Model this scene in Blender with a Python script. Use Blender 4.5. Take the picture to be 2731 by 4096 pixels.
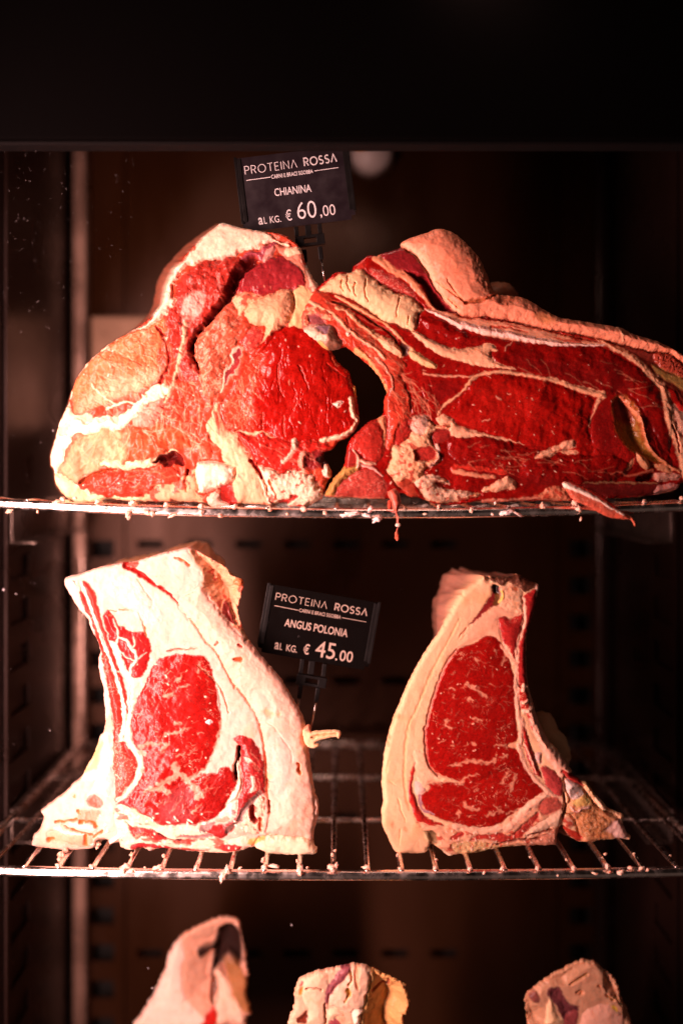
import bpy, bmesh, math, random
import numpy as np
from mathutils import Vector, Matrix

sc = bpy.context.scene
C = sc.collection
for o in list(bpy.data.objects):
    bpy.data.objects.remove(o)

# ------------------------------------------------------------------ camera, world, lamps, exposure
S = 0.0002307            # metres per photo pixel at the front rail plane (y = 0)
D = 0.85                 # camera distance to that plane
CX, CY = 1365.5, 1864.0  # pixel of the camera axis (eye level)
ZC = 1.20

cam = bpy.data.cameras.new('camera')
cam.sensor_fit = 'HORIZONTAL'
cam.sensor_width = 36.0
cam.lens = 36.0 * D / (2731 * S)
cam.shift_y = -(2048 - 1864) / 2731.0
cam.clip_start = 0.02
cam.clip_end = 20
cam.dof.use_dof = True
cam.dof.focus_distance = D + 0.022
cam.dof.aperture_fstop = 1.65
camo = bpy.data.objects.new('camera', cam)
camo.location = (0, -D, ZC)
camo.rotation_euler = (math.pi / 2, 0, 0)
C.objects.link(camo)
sc.camera = camo

w = bpy.data.worlds.new('World')
sc.world = w
w.use_nodes = True
w.node_tree.nodes['Background'].inputs[0].default_value = (1.0, 0.62, 0.5, 1)
# the dim room in front of the fridge: a little light comes off its floor and lower walls
_N, _L = w.node_tree.nodes, w.node_tree.links
_tc = _N.new('ShaderNodeTexCoord'); _sx = _N.new('ShaderNodeSeparateXYZ')
_L.new(_tc.outputs['Generated'], _sx.inputs[0])
_my = _N.new('ShaderNodeMapRange'); _my.interpolation_type = 'SMOOTHSTEP'
_my.inputs['From Min'].default_value = .15; _my.inputs['From Max'].default_value = -.8
_mz = _N.new('ShaderNodeMapRange'); _mz.interpolation_type = 'SMOOTHSTEP'
_mz.inputs['From Min'].default_value = .25; _mz.inputs['From Max'].default_value = -.25
_mu = _N.new('ShaderNodeMath'); _mu.operation = 'MULTIPLY'
_L.new(_sx.outputs['Y'], _my.inputs['Value']); _L.new(_sx.outputs['Z'], _mz.inputs['Value'])
_L.new(_my.outputs[0], _mu.inputs[0]); _L.new(_mz.outputs[0], _mu.inputs[1])
_ma = _N.new('ShaderNodeMath'); _ma.operation = 'MULTIPLY_ADD'
_ma.inputs[1].default_value = .055; _ma.inputs[2].default_value = .006
_L.new(_mu.outputs[0], _ma.inputs[0]); _L.new(_ma.outputs[0], _N['Background'].inputs[1])

def area_light(name, loc, target, sx, sy, power, color):
    l = bpy.data.lights.new(name, 'AREA')
    l.shape = 'RECTANGLE'
    l.size, l.size_y = sx, sy
    l.energy = power
    l.color = color
    o = bpy.data.objects.new(name, l)
    o.location = loc
    d = Vector(target) - Vector(loc)
    o.rotation_euler = d.to_track_quat('-Z', 'Y').to_euler()
    C.objects.link(o)
    return o

# tall strip lamp for the left door post, added outside in front of the glass, and a weaker one under the top of the cabinet
area_light('added_strip_lamp', (-0.362, -0.27, ZC - 0.20), (0.06, 0.04, ZC - 0.20), 0.05, 0.95, 12.8, (1.0, 0.56, 0.50))
area_light('top_lamp', (-0.02, 0.05, ZC + 0.43), (0.0, 0.07, ZC), 0.5, 0.04, 0.7, (1.0, 0.62, 0.5))

sc.view_settings.view_transform = 'Standard'
sc.view_settings.look = 'None'
sc.view_settings.exposure = 0
sc.view_settings.gamma = 1
sc.render.engine = 'CYCLES'
sc.cycles.use_denoising = True
sc.cycles.max_bounces = 6

# ------------------------------------------------------------------ helpers
def P(px, py, y=0.0):
    k = (D + y) / D
    return ((px - CX) * S * k, y, ZC + (CY - py) * S * k)

CROP = {'A': (0, 500, 1.12), 'B': (1150, 850, .9918), 'C': (0, 2050, 1.12), 'E': (1331, 2050, 1.12),
        'S1': (160, 860, 2.24), 'S2': (800, 860, 2.24), 'S3': (160, 1460, 2.24), 'S4': (800, 1460, 2.24),
        'T1': (1180, 880, 1.96), 'T2': (1931, 1100, 1.96), 'T3': (1280, 1480, 1.96), 'T4': (1931, 1500, 1.96),
        'U1': (200, 2150, 1.96), 'U2': (100, 2800, 2.24), 'U3': (700, 2700, 2.24),
        'V1': (1500, 2220, 1.96), 'V2': (1500, 2850, 1.96), 'V3': (2000, 2850, 2.145),
        'W1': (500, 3600, 1.96), 'W2': (1100, 3800, 2.613), 'W3': (2000, 3750, 2.145),
        'G1': (900, 550, 2.613), 'G2': (1000, 2300, 2.613), 'X': (0, 0, 1.0), 'Q': (0, 0, 0.57415)}

def pts(s):
    """'A 10,20 30,40 T1 5,5' -> photo pixels; a word switches the crop the numbers were read in."""
    out, c = [], None
    for t in s.split():
        if ',' in t:
            a, b = t.split(',')
            out.append((c[0] + float(a) / c[2], c[1] + float(b) / c[2]))
        else:
            c = CROP[t]
    return np.array(out)

def smooth_closed(p, n=4):
    p0, p1, p2, p3 = np.roll(p, 1, 0), p, np.roll(p, -1, 0), np.roll(p, -2, 0)
    out = []
    for i in range(n):
        t = i / n
        out.append(.5 * (2 * p1 + (p2 - p0) * t + (2 * p0 - 5 * p1 + 4 * p2 - p3) * t * t + (3 * p1 - p0 - 3 * p2 + p3) * t ** 3))
    return np.stack(out, 1).reshape(-1, 2)

def smooth_open(p, n=5):
    q = np.vstack([2 * p[0] - p[1], p, 2 * p[-1] - p[-2]])
    out = []
    for k in range(1, len(q) - 2):
        for i in range(n):
            t = i / n
            out.append(.5 * (2 * q[k] + (q[k + 1] - q[k - 1]) * t + (2 * q[k - 1] - 5 * q[k] + 4 * q[k + 1] - q[k + 2]) * t * t
                             + (3 * q[k] - q[k - 1] - 3 * q[k + 1] + q[k + 2]) * t ** 3))
    out.append(p[-1])
    return np.array(out)

_rng = np.random.RandomState(7)
_perm = _rng.permutation(256)
_perm = np.concatenate([_perm, _perm, _perm])
_ang = _rng.rand(256) * 2 * np.pi
_gx, _gy = np.cos(_ang), np.sin(_ang)

def perlin(x, y, seed=0):
    x = x + seed * 17.31
    y = y + seed * 9.17
    xi, yi = np.floor(x).astype(int), np.floor(y).astype(int)
    xf, yf = x - xi, y - yi
    u, v = xf ** 3 * (xf * (xf * 6 - 15) + 10), yf ** 3 * (yf * (yf * 6 - 15) + 10)
    def g(ix, iy, dx, dy):
        h = _perm[_perm[ix & 255] + (iy & 255)]
        return _gx[h] * dx + _gy[h] * dy
    a = g(xi, yi, xf, yf)
    b = g(xi + 1, yi, xf - 1, yf)
    c = g(xi, yi + 1, xf, yf - 1)
    d = g(xi + 1, yi + 1, xf - 1, yf - 1)
    return (a + u * (b - a) + v * (c - a + u * (a - b - c + d))) * 1.5

def fbm(x, y, s, seed=0, oct=4):
    r, a = 0, .55
    for i in range(oct):
        r = r + a * perlin(x / s, y / s, seed + i * 3.7)
        s, a = s * .5, a * .55
    return r

def worley(x, y, s, seed=0):
    """F1, F2 distances (in cells)"""
    x, y = x / s + seed * 3.1, y / s + seed * 7.7
    xi, yi = np.floor(x).astype(int), np.floor(y).astype(int)
    f1 = np.full(x.shape, 9.0)
    f2 = np.full(x.shape, 9.0)
    for i in (-1, 0, 1):
        for j in (-1, 0, 1):
            h = _perm[_perm[(xi + i) & 255] + ((yi + j) & 255)]
            h2 = _perm[h + 91]
            d = np.hypot(xi + i + h / 255. - x, yi + j + h2 / 255. - y)
            f2 = np.minimum(f2, np.maximum(f1, d))
            f1 = np.minimum(f1, d)
    return f1, f2

def ss(a, b, x):
    t = np.clip((x - a) / (b - a), 0, 1)
    return t * t * (3 - 2 * t)

def seg_dist(X, Y, a, b):
    dx, dy = b[0] - a[0], b[1] - a[1]
    L = dx * dx + dy * dy + 1e-9
    t = np.clip(((X - a[0]) * dx + (Y - a[1]) * dy) / L, 0, 1)
    return np.hypot(X - a[0] - t * dx, Y - a[1] - t * dy), t

def poly_sd(X, Y, p):
    """signed distance, positive inside"""
    d = np.full(X.shape, 1e9)
    ins = np.zeros(X.shape, bool)
    n = len(p)
    for i in range(n):
        a, b = p[i], p[(i + 1) % n]
        d = np.minimum(d, seg_dist(X, Y, a, b)[0])
        if a[1] != b[1]:
            c = ((a[1] > Y) != (b[1] > Y)) & (X < (b[0] - a[0]) * (Y - a[1]) / (b[1] - a[1]) + a[0])
            ins ^= c
    return np.where(ins, d, -d)

# ------------------------------------------------------------------ materials
def new_mat(name):
    m = bpy.data.materials.new(name)
    m.use_nodes = True
    return m, m.node_tree.nodes, m.node_tree.links, m.node_tree.nodes['Principled BSDF']

def tissue_mat():
    m, N, L, b = new_mat('tissue')
    a = N.new('ShaderNodeAttribute'); a.attribute_name = 'tissue'
    r = N.new('ShaderNodeAttribute'); r.attribute_name = 'gloss'
    tc = N.new('ShaderNodeTexCoord')
    n1 = N.new('ShaderNodeTexNoise'); n1.inputs['Scale'].default_value = 420; n1.inputs['Detail'].default_value = 5
    n2 = N.new('ShaderNodeTexNoise'); n2.inputs['Scale'].default_value = 1300; n2.inputs['Detail'].default_value = 3
    L.new(tc.outputs['Object'], n1.inputs['Vector']); L.new(tc.outputs['Object'], n2.inputs['Vector'])
    mr = N.new('ShaderNodeMapRange'); mr.inputs['From Min'].default_value = .3; mr.inputs['From Max'].default_value = .7
    mr.inputs['To Min'].default_value = .80; mr.inputs['To Max'].default_value = 1.14
    L.new(n1.outputs['Fac'], mr.inputs['Value'])
    sp = N.new('ShaderNodeSeparateColor'); L.new(a.outputs['Color'], sp.inputs[0])
    le = N.new('ShaderNodeMapRange'); le.inputs['From Min'].default_value = .08; le.inputs['From Max'].default_value = .34
    le.inputs['To Min'].default_value = 1.0; le.inputs['To Max'].default_value = .22
    L.new(sp.outputs[1], le.inputs['Value'])
    gm = N.new('ShaderNodeMix'); gm.data_type = 'FLOAT'; gm.inputs[2].default_value = 1.0
    L.new(le.outputs[0], gm.inputs[0]); L.new(mr.outputs[0], gm.inputs[3])
    mx = N.new('ShaderNodeVectorMath'); mx.operation = 'SCALE'
    L.new(a.outputs['Color'], mx.inputs[0]); L.new(gm.outputs[0], mx.inputs['Scale'])
    L.new(mx.outputs[0], b.inputs['Base Color'])
    L.new(r.outputs['Fac'], b.inputs['Roughness'])
    ad = N.new('ShaderNodeMath'); ad.operation = 'ADD'
    L.new(n1.outputs['Fac'], ad.inputs[0]); L.new(n2.outputs['Fac'], ad.inputs[1])
    bp = N.new('ShaderNodeBump'); bs = N.new('ShaderNodeMath'); bs.operation = 'MULTIPLY'; bs.inputs[1].default_value = .15; L.new(le.outputs[0], bs.inputs[0]); L.new(bs.outputs[0], bp.inputs['Strength']); bp.inputs['Distance'].default_value = .0006
    L.new(ad.outputs[0], bp.inputs['Height']); L.new(bp.outputs[0], b.inputs['Normal'])
    b.inputs['Specular IOR Level'].default_value = .12
    b.subsurface_method = 'BURLEY'
    b.inputs['Subsurface Weight'].default_value = .55
    b.inputs['Subsurface Radius'].default_value = (1.0, .30, .16)
    b.inputs['Subsurface Scale'].default_value = .0026
    cw = N.new('ShaderNodeMapRange'); cw.inputs['From Min'].default_value = .22; cw.inputs['From Max'].default_value = 1.0
    cw.inputs['To Min'].default_value = .05; cw.inputs['To Max'].default_value = .24
    L.new(le.outputs[0], cw.inputs['Value']); gw = N.new('ShaderNodeMath'); gw.operation = 'LESS_THAN'; gw.inputs[1].default_value = .7
    L.new(r.outputs['Fac'], gw.inputs[0]); gm2 = N.new('ShaderNodeMath'); gm2.operation = 'MULTIPLY'
    L.new(gw.outputs[0], gm2.inputs[0]); L.new(cw.outputs[0], gm2.inputs[1]); L.new(gm2.outputs[0], b.inputs['Coat Weight'])
    b.inputs['Coat Roughness'].default_value = .19
    return m
TISSUE = tissue_mat()

def simple_mat(name, col, rough=.5, metal=0., noise=0., scale=40., spec=.5, bump=0., stretch=None):
    m, N, L, b = new_mat(name)
    b.inputs['Base Color'].default_value = (*col, 1)
    b.inputs['Roughness'].default_value = rough
    b.inputs['Metallic'].default_value = metal
    b.inputs['Specular IOR Level'].default_value = spec
    if noise or bump:
        tc = N.new('ShaderNodeTexCoord')
        n = N.new('ShaderNodeTexNoise'); n.inputs['Scale'].default_value = scale; n.inputs['Detail'].default_value = 6
        if stretch:
            mp = N.new('ShaderNodeMapping'); mp.inputs['Scale'].default_value = stretch
            L.new(tc.outputs['Object'], mp.inputs[0]); L.new(mp.outputs[0], n.inputs['Vector'])
        else:
            L.new(tc.outputs['Object'], n.inputs['Vector'])
        mr = N.new('ShaderNodeMapRange'); mr.inputs['From Min'].default_value = .3; mr.inputs['From Max'].default_value = .7
        mr.inputs['To Min'].default_value = max(0, rough - noise); mr.inputs['To Max'].default_value = rough + noise
        L.new(n.outputs['Fac'], mr.inputs['Value']); L.new(mr.outputs[0], b.inputs['Roughness'])
        cr = N.new('ShaderNodeMapRange'); cr.inputs['From Min'].default_value = .3; cr.inputs['From Max'].default_value = .7
        cr.inputs['To Min'].default_value = 1 - noise; cr.inputs['To Max'].default_value = 1 + noise
        L.new(n.outputs['Fac'], cr.inputs['Value'])
        vm = N.new('ShaderNodeVectorMath'); vm.operation = 'SCALE'; vm.inputs[0].default_value = col
        L.new(cr.outputs[0], vm.inputs['Scale']); L.new(vm.outputs[0], b.inputs['Base Color'])
        if bump:
            bp = N.new('ShaderNodeBump'); bp.inputs['Strength'].default_value = bump; bp.inputs['Distance'].default_value = .001
            L.new(n.outputs['Fac'], bp.inputs['Height']); L.new(bp.outputs[0], b.inputs['Normal'])
    return m
M_BACK = simple_mat('back_steel', (.042, .014, .0043), .36, .35, .30, 5., bump=.02, spec=.25, stretch=(1, 1, .35))
M_SIDE = simple_mat('side_steel', (.026, .012, .009), .30, .5, .08, 8.)
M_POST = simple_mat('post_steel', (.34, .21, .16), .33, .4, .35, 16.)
M_ADDED_GLOW_BOX = simple_mat('added_glow_box_tan', (.50, .30, .20), .40, .3, .25, 9.)  # pale colour carries the warm glow at the back left
M_DUCT = simple_mat('duct_dark', (.006, .005, .004), .8)
M_HEAD = simple_mat('header_black', (.002, .0017, .0017), .9, spec=0.)
M_GASK = simple_mat('gasket', (.003, .002, .002), .8, spec=.1)
M_CHROME = simple_mat('chrome_wire', (.86, .78, .74), .25, 1.0, .12, 120., bump=.15)
M_RUN = simple_mat('runner_steel', (.20, .15, .13), .3, .8, .12, 30.)
M_CARD = simple_mat('black_card', (.012, .007, .010), .42, 0, .12, 60.)
M_CARD_SHADED = simple_mat('shaded_black_card', (.002, .0012, .001), .8, 0, .12, 60., spec=.05)  # black card of the lower tag, its shade put into the colour
M_PLAST = simple_mat('black_plastic', (.005, .004, .004), .42, 0, .08, 80., spec=.25)
M_INK = simple_mat('white_print', (.72, .67, .68), .55, 0, .05, 300.)
M_INK_SHADED = simple_mat('shaded_white_print', (.40, .30, .25), .6, 0, .05, 300.)  # white print of the lower tag, dimmed in colour to look shaded
M_PIN = simple_mat('steel_pin', (.6, .55, .52), .22, 1.0)
M_DUST = simple_mat('dust', (.34, .30, .31), .9)
M_LENS = simple_mat('amber_lens', (.75, .30, .03), .35)
M_CAP = simple_mat('lamp_cap', (.55, .48, .46), .4)
mg, Ng, Lg, bg = new_mat('clear_glass')
Ng.remove(bg)
tr = Ng.new('ShaderNodeBsdfTransparent')
Lg.new(tr.outputs[0], Ng['Material Output'].inputs['Surface'])
M_GLASS = mg

# ------------------------------------------------------------------ scene objects
def tag(o, label=None, cat=None, group=None, kind=None):
    for k, v in (('label', label), ('category', cat), ('group', group), ('kind', kind)):
        if v:
            o[k] = v
    return o

def thing(name, label, cat, loc=(0, 0, 0), group=None):
    o = bpy.data.objects.new(name, None)
    o.empty_display_size = .02
    o.location = loc
    C.objects.link(o)
    return tag(o, label, cat, group)

def link_mesh(name, me, parent=None, mats=()):
    for m in mats:
        me.materials.append(m)
    o = bpy.data.objects.new(name, me)
    C.objects.link(o)
    if parent is not None:
        o.parent = parent
        me.transform(Matrix.Translation(-world_loc(parent)))
    return o

def world_loc(o):
    v = Vector((0, 0, 0))
    while o is not None:
        v += o.location
        o = o.parent
    return v

def bm_obj(name, bm, mat, parent=None, smooth=True):
    me = bpy.data.meshes.new(name)
    bm.normal_update()
    bm.to_mesh(me)
    bm.free()
    if smooth:
        for p in me.polygons:
            p.use_smooth = True
    return link_mesh(name, me, parent, (mat,))

def add_box(bm, lo, hi, bev=0.0, M=None):
    c = [(a + b) / 2 for a, b in zip(lo, hi)]
    s = [abs(b - a) for a, b in zip(lo, hi)]
    r = bmesh.ops.create_cube(bm, size=1, matrix=Matrix.Translation(c) @ Matrix.Diagonal((*s, 1)))
    vs = r['verts']
    if bev:
        es = list({e for v in vs for e in v.link_edges})
        g = bmesh.ops.bevel(bm, geom=es, offset=bev, segments=2, affect='EDGES', profile=.6)
        vs = list({v for f in g['faces'] for v in f.verts} | {v for v in vs if v.is_valid})
    if M is not None:
        bmesh.ops.transform(bm, matrix=M, verts=[v for v in vs if v.is_valid])

def add_tube(bm, path, r, n=12, caps=True):
    rings = []
    path = [Vector(p) for p in path]
    for i, p in enumerate(path):
        t = (path[min(i + 1, len(path) - 1)] - path[max(i - 1, 0)]).normalized()
        up = Vector((0, 0, 1)) if abs(t.z) < .9 else Vector((1, 0, 0))
        u = t.cross(up).normalized()
        v = u.cross(t)
        rr = r[i] if isinstance(r, (list, tuple)) else r
        rings.append([bm.verts.new(p + (u * math.cos(2 * math.pi * k / n) + v * math.sin(2 * math.pi * k / n)) * rr) for k in range(n)])
    for a, b in zip(rings, rings[1:]):
        for k in range(n):
            bm.faces.new((a[k], a[(k + 1) % n], b[(k + 1) % n], b[k]))
    if caps:
        bm.faces.new(rings[0][::-1])
        bm.faces.new(rings[-1])

# ------------------------------------------------------------------ meat: relief slabs cut from traced tissue maps
FAT = np.array((.78, .53, .40))
FATP = np.array((.82, .52, .38))
LEAN = np.array((.28, .0055, .004))
LEAN2 = np.array((.225, .004, .003))
SALMON = np.array((.66, .22, .135))

class Cut:
    def __init__(self, outline, y0, step=3.0, seed=1, base=FAT, ragged=2.5, smooth=3, wamp=0., spots=1., hs=1., thin=1., tint=(1, 1, 1)):
        self.tint = np.array(tint)
        self.wamp, self.spots, self.hs, self.thin = wamp, spots, hs, thin
        self.y0, self.step, self.seed = y0, step, seed
        p = pts(outline)
        p = smooth_closed(p, smooth) if smooth else p
        lo, hi = p.min(0) - 12, p.max(0) + 12
        xs = np.arange(lo[0], hi[0], step)
        ys = np.arange(lo[1], hi[1], step)
        self.X, self.Y = np.meshgrid(xs, ys)
        X, Y = self.X, self.Y
        self.sd = poly_sd(X, Y, p) + ragged * (perlin(X / 11, Y / 11, seed) + .8 * perlin(X / 27, Y / 27, seed + 5))
        self.col = np.zeros(X.shape + (3,)) + base
        self.h = np.zeros(X.shape)
        self.part = np.zeros(X.shape, int)
        self.gloss = np.full(X.shape, .48)
        self.names = ['fat']
        self.labels = {}
        self.fat_texture(base)

    def fat_texture(self, base):
        X, Y, s = self.X, self.Y, self.seed
        n = fbm(X, Y, 160, s + 11, 4)
        n2 = fbm(X, Y, 38, s + 12, 4)
        warm = ss(.12, .55, n) [..., None]
        c = self.col * (1 + .10 * n2[..., None])
        c = c * (1 - warm) + warm * c * np.array((1.0, .88, .78))
        sp = ss(.42, .6, fbm(X, Y, 22, s + 13, 3) + .25 * n)[..., None]
        c = c * (1 - .35 * self.spots * sp) + .35 * self.spots * sp * np.array((.62, .24, .09))
        self.col = c
        self.h += self.hs * (.0006 * n2 + .0020 * n + .0007 * fbm(X, Y, 75, s + 15, 2))
        # pits and shallow folds
        r = np.abs(fbm(X * .9 + Y * .4, Y * .35 - X * .1, 60, s + 14, 3))
        self.h -= .00012 * ss(.08, 0, r)

    def region(self, poly, pad=60, warp=5.0, smooth=4, calm=False):
        p = smooth_closed(pts(poly), smooth)
        lo, hi = p.min(0) - pad, p.max(0) + pad
        x0, y0 = self.X[0, 0], self.Y[0, 0]
        st = self.step
        j0, j1 = max(0, int((lo[0] - x0) / st)), max(0, int((hi[0] - x0) / st) + 1)
        i0, i1 = max(0, int((lo[1] - y0) / st)), max(0, int((hi[1] - y0) / st) + 1)
        sl = (slice(i0, i1), slice(j0, j1))
        X, Y = self.X[sl], self.Y[sl]
        s = self.seed
        wx = X + warp * perlin(X / 24, Y / 24, s + 31) + warp * .5 * perlin(X / 9, Y / 9, s + 32)
        wy = Y + warp * perlin(X / 24, Y / 24, s + 33) + warp * .5 * perlin(X / 9, Y / 9, s + 34)
        if self.wamp and not calm:
            wx = wx + self.wamp * fbm(X, Y, 70, s + 35, 3)
            wy = wy + self.wamp * fbm(X, Y, 70, s + 36, 3)
        return sl, X, Y, poly_sd(wx, wy, p)

    def new_part(self, name, label=None):
        self.names.append(name)
        if label:
            self.labels[len(self.names) - 1] = label
        return len(self.names) - 1

    def lean(self, poly, col=LEAN, part=None, label=None, edge=4.0, bulge=.0013, rad=34, ang=90, grain=.24, fleck=.5, fleckcol=(.74, .36, .24),
             flen=3.0, fsize=13, net=0, netsize=46, nthin=1., crack=0, csize=30, rough=.0006, groove=.00025, gloss=.34, seed=0, warp=5.0, tone=.36, bumpy=0, alpha=1.0, calm=False, swell=0):
        sl, X, Y, sd = self.region(poly, warp=warp, calm=calm)
        if X.size == 0:
            return
        s = self.seed * 7 + seed + 40
        m = ss(-edge, edge, sd) * alpha
        a = math.radians(ang)
        U, V = X * math.cos(a) - Y * math.sin(a), X * math.sin(a) + Y * math.cos(a)
        wU = U + 14 * perlin(X / 50, Y / 50, s + 1)
        wV = V + 14 * perlin(X / 50, Y / 50, s + 2)
        low = fbm(X, Y, 110, s, 4)
        fib = fbm(wU / flen, wV, 9, s + 3, 3)
        c = np.zeros(X.shape + (3,)) + np.array(col)
        c = c * (1 + tone * low + grain * fib)[..., None]
        # paler pink bloom patches, never lighting: dried surface
        bl = ss(.15, .7, fbm(X, Y, 75, s + 4, 4))[..., None]
        c = c + bl * np.array((.05, .012, .008)) * (.3 + np.array(col)[1] * 5) * min(1., float(col[0]) / .3)
        hh = .20 * rough * (fib * .9 + fbm(X, Y, 16, s + 5, 3))
        if fleck:
            f = fbm(wU / flen, wV, fsize, s + 6, 3)
            f2 = fbm(X, Y, 60, s + 7, 2)
            k = ss(.60 - .32 * fleck, .78 - .30 * fleck, f + .38 * f2)
            c = c + (np.array(fleckcol) * (.92, .8, .76) - c) * (k * .6)[..., None]
            hh = hh + k * .0001
        if net:
            ww = 9 * perlin(X / 20, Y / 20, s + 8)
            n1 = np.abs(fbm(X + ww, Y - ww, netsize, s + 9, 3))
            k = ss(.085 * nthin, .01 * nthin, n1) * ss(-.25, .25, fbm(X, Y, 90, s + 10, 2) + (net - .5) * .8)
            c = c + (np.array(fleckcol) - c) * (k * .55)[..., None]
            hh = hh + k * .0002
        if crack:
            f1, f2_ = worley(X + 6 * perlin(X / 15, Y / 15, s + 11), Y + 6 * perlin(X / 15, Y / 15, s + 12), csize, s)
            e = ss(.14, 0, f2_ - f1) * ss(-.3, .3, fbm(X, Y, 120, s + 13, 2) + .15)
            hh = hh - crack * .0011 * e
            c = c * (1 - .35 * crack * e)[..., None]
        if bumpy:
            hh = hh + .42 * bumpy * (fbm(X, Y, 34, s + 14, 4) * .9 + .5 * np.abs(fbm(X, Y, 20, s + 15, 3)))
        if swell:
            hh = hh + swell * (fbm(X, Y, 95, s + 16, 3) + .5 * np.abs(fbm(wU / 2.5, wV, 48, s + 17, 2)))
        self.col[sl] += (c - self.col[sl]) * m[..., None]
        self.gloss[sl] += (gloss - self.gloss[sl]) * m
        dome = 1 - np.exp(-np.clip(sd, 0, None) / rad)
        self.h[sl] = self.h[sl] * (1 - .6 * m) + m * hh + bulge * dome * alpha - groove * np.exp(-(sd / 5.0) ** 2)
        if part is not None:
            k = self.new_part(part, label) if isinstance(part, str) else part
            pv = self.part[sl]
            pv[sd > 0] = k
            return k

    def fat(self, poly, col=FAT, part=None, label=None, edge=3.0, bulge=.002, rad=25, warp=5.0, rough=.0012, gloss=.45, seed=0, red=0., alpha=1., size=34, groove=.0002, ang=0, stretch=1., calm=False):
        sl, X, Y, sd = self.region(poly, warp=warp, calm=calm)
        if X.size == 0:
            return
        s = self.seed * 5 + seed + 90
        m = ss(-edge, edge, sd) * alpha
        a = math.radians(ang)
        U, V = (X * math.cos(a) + Y * math.sin(a)) / stretch, -X * math.sin(a) + Y * math.cos(a)
        n = fbm(U, V, size, s, 4)
        n2 = fbm(X, Y, 120, s + 1, 3)
        c = (np.zeros(X.shape + (3,)) + np.array(col) * self.tint) * (1 + .13 * n + .08 * n2)[..., None]
        k = ss(.25, .65, fbm(U, V, size * 1.6, s + 2, 4) + .1)[..., None]
        c = c * (1 - .45 * k) + .45 * k * c * np.array((1., .74, .55))
        if red:
            r = ss(.55 - red, .75 - red, fbm(U, V, size * 1.3, s + 3, 4) + .25)[..., None]
            c = c * (1 - r * .85) + r * .85 * np.array((.45, .045, .025))
        self.col[sl] += (c - self.col[sl]) * m[..., None]
        self.gloss[sl] += (gloss - self.gloss[sl]) * m
        dome = 1 - np.exp(-np.clip(sd, 0, None) / rad)
        self.h[sl] = self.h[sl] * (1 - .5 * m) + m * .42 * rough * n + bulge * dome * alpha - groove * np.exp(-(sd / 5.0) ** 2)
        if part is not None:
            kk = self.new_part(part, label) if isinstance(part, str) else part
            self.part[sl][sd > 0] = kk
            return kk

    def stroke(self, path, w0, w1=None, col=FAT, dh=.0008, edge=2.5, warp=4.0, alpha=1.0, gloss=None, ncol=.12, seed=0, part=None, wmod=.35):
        """a seam, a strand of fat, a crease (dh < 0) along an open path; widths in photo pixels"""
        w1 = w0 if w1 is None else w1
        p = smooth_open(pts(path), 4)
        w0, w1 = w0 * self.thin, w1 * self.thin
        if dh > 0:
            dh, edge = dh * (.45 if self.thin < 1 else .8), edge + (1.2 if self.thin < 1 else .4)
        lo, hi = p.min(0) - 40 - max(w0, w1), p.max(0) + 40 + max(w0, w1)
        st = self.step
        x0, y0 = self.X[0, 0], self.Y[0, 0]
        j0, j1 = max(0, int((lo[0] - x0) / st)), max(0, int((hi[0] - x0) / st) + 1)
        i0, i1 = max(0, int((lo[1] - y0) / st)), max(0, int((hi[1] - y0) / st) + 1)
        sl = (slice(i0, i1), slice(j0, j1))
        X, Y = self.X[sl], self.Y[sl]
        if X.size == 0:
            return
        s = self.seed * 3 + seed + 140
        wx = X + warp * perlin(X / 17, Y / 17, s)
        wy = Y + warp * perlin(X / 17, Y / 17, s + 1)
        L = np.r_[0, np.cumsum(np.hypot(*np.diff(p, axis=0).T))]
        best = np.full(X.shape, 1e9)
        for i in range(len(p) - 1):
            d, t = seg_dist(wx, wy, p[i], p[i + 1])
            f = (L[i] + t * (L[i + 1] - L[i])) / L[-1]
            best = np.minimum(best, d - (w0 + (w1 - w0) * f) * .5)
        best = best + min(5., wmod * max(w0, w1) * .5) * (perlin(X / 34, Y / 34, s + 2) + .4 * perlin(X / 12, Y / 12, s + 6))
        m = ss(edge, -edge, best) * alpha
        c = (np.zeros(X.shape + (3,)) + np.array(col) * self.tint) * (1 + ncol * fbm(X, Y, 18, s + 3, 3))[..., None]
        self.col[sl] += (c - self.col[sl]) * m[..., None]
        if gloss is not None:
            self.gloss[sl] += (gloss - self.gloss[sl]) * m
        self.h[sl] += dh * ss(max(edge, abs(dh) * 500), -max(w0, w1) * .4, best) * alpha
        if part is not None:
            self.part[sl][best < 0] = part

    def sink(self, poly, depth, rad=20, warp=4.0, slope=None):
        sl, X, Y, sd = self.region(poly, warp=warp)
        d = np.clip(sd, 0, None)
        self.h[sl] -= depth * (1 - np.exp(-d / rad)) if slope is None else slope * S * d

    def fibres(self, n, poly, ang, spread, length, w, cols, alpha=.5, dh=.0003, seed=0):
        """many short wandering strands inside an area: muscle fibre and thin membrane"""
        R = random.Random(seed + self.seed * 77)
        q = pts(poly)
        lo, hi = q.min(0), q.max(0)
        tries = 0
        while n > 0 and tries < 4000:
            tries += 1
            x, y = R.uniform(lo[0], hi[0]), R.uniform(lo[1], hi[1])
            if poly_sd(np.array([x]), np.array([y]), q)[0] < 6:
                continue
            n -= 1
            a = math.radians(ang + R.gauss(0, spread))
            L = R.uniform(*length)
            path = []
            for i in range(5):
                path.append((x, y))
                a += R.gauss(0, .22)
                x, y = x + math.cos(a) * L / 4, y + math.sin(a) * L / 4
            c = R.choice(cols)
            self.stroke('X ' + ' '.join('%.1f,%.1f' % p for p in path), R.uniform(*w), 1.5, c, dh=dh if c[1] > .1 else -dh * 2, edge=2.5, warp=3, alpha=alpha * R.uniform(.5, 1), seed=n)

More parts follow.
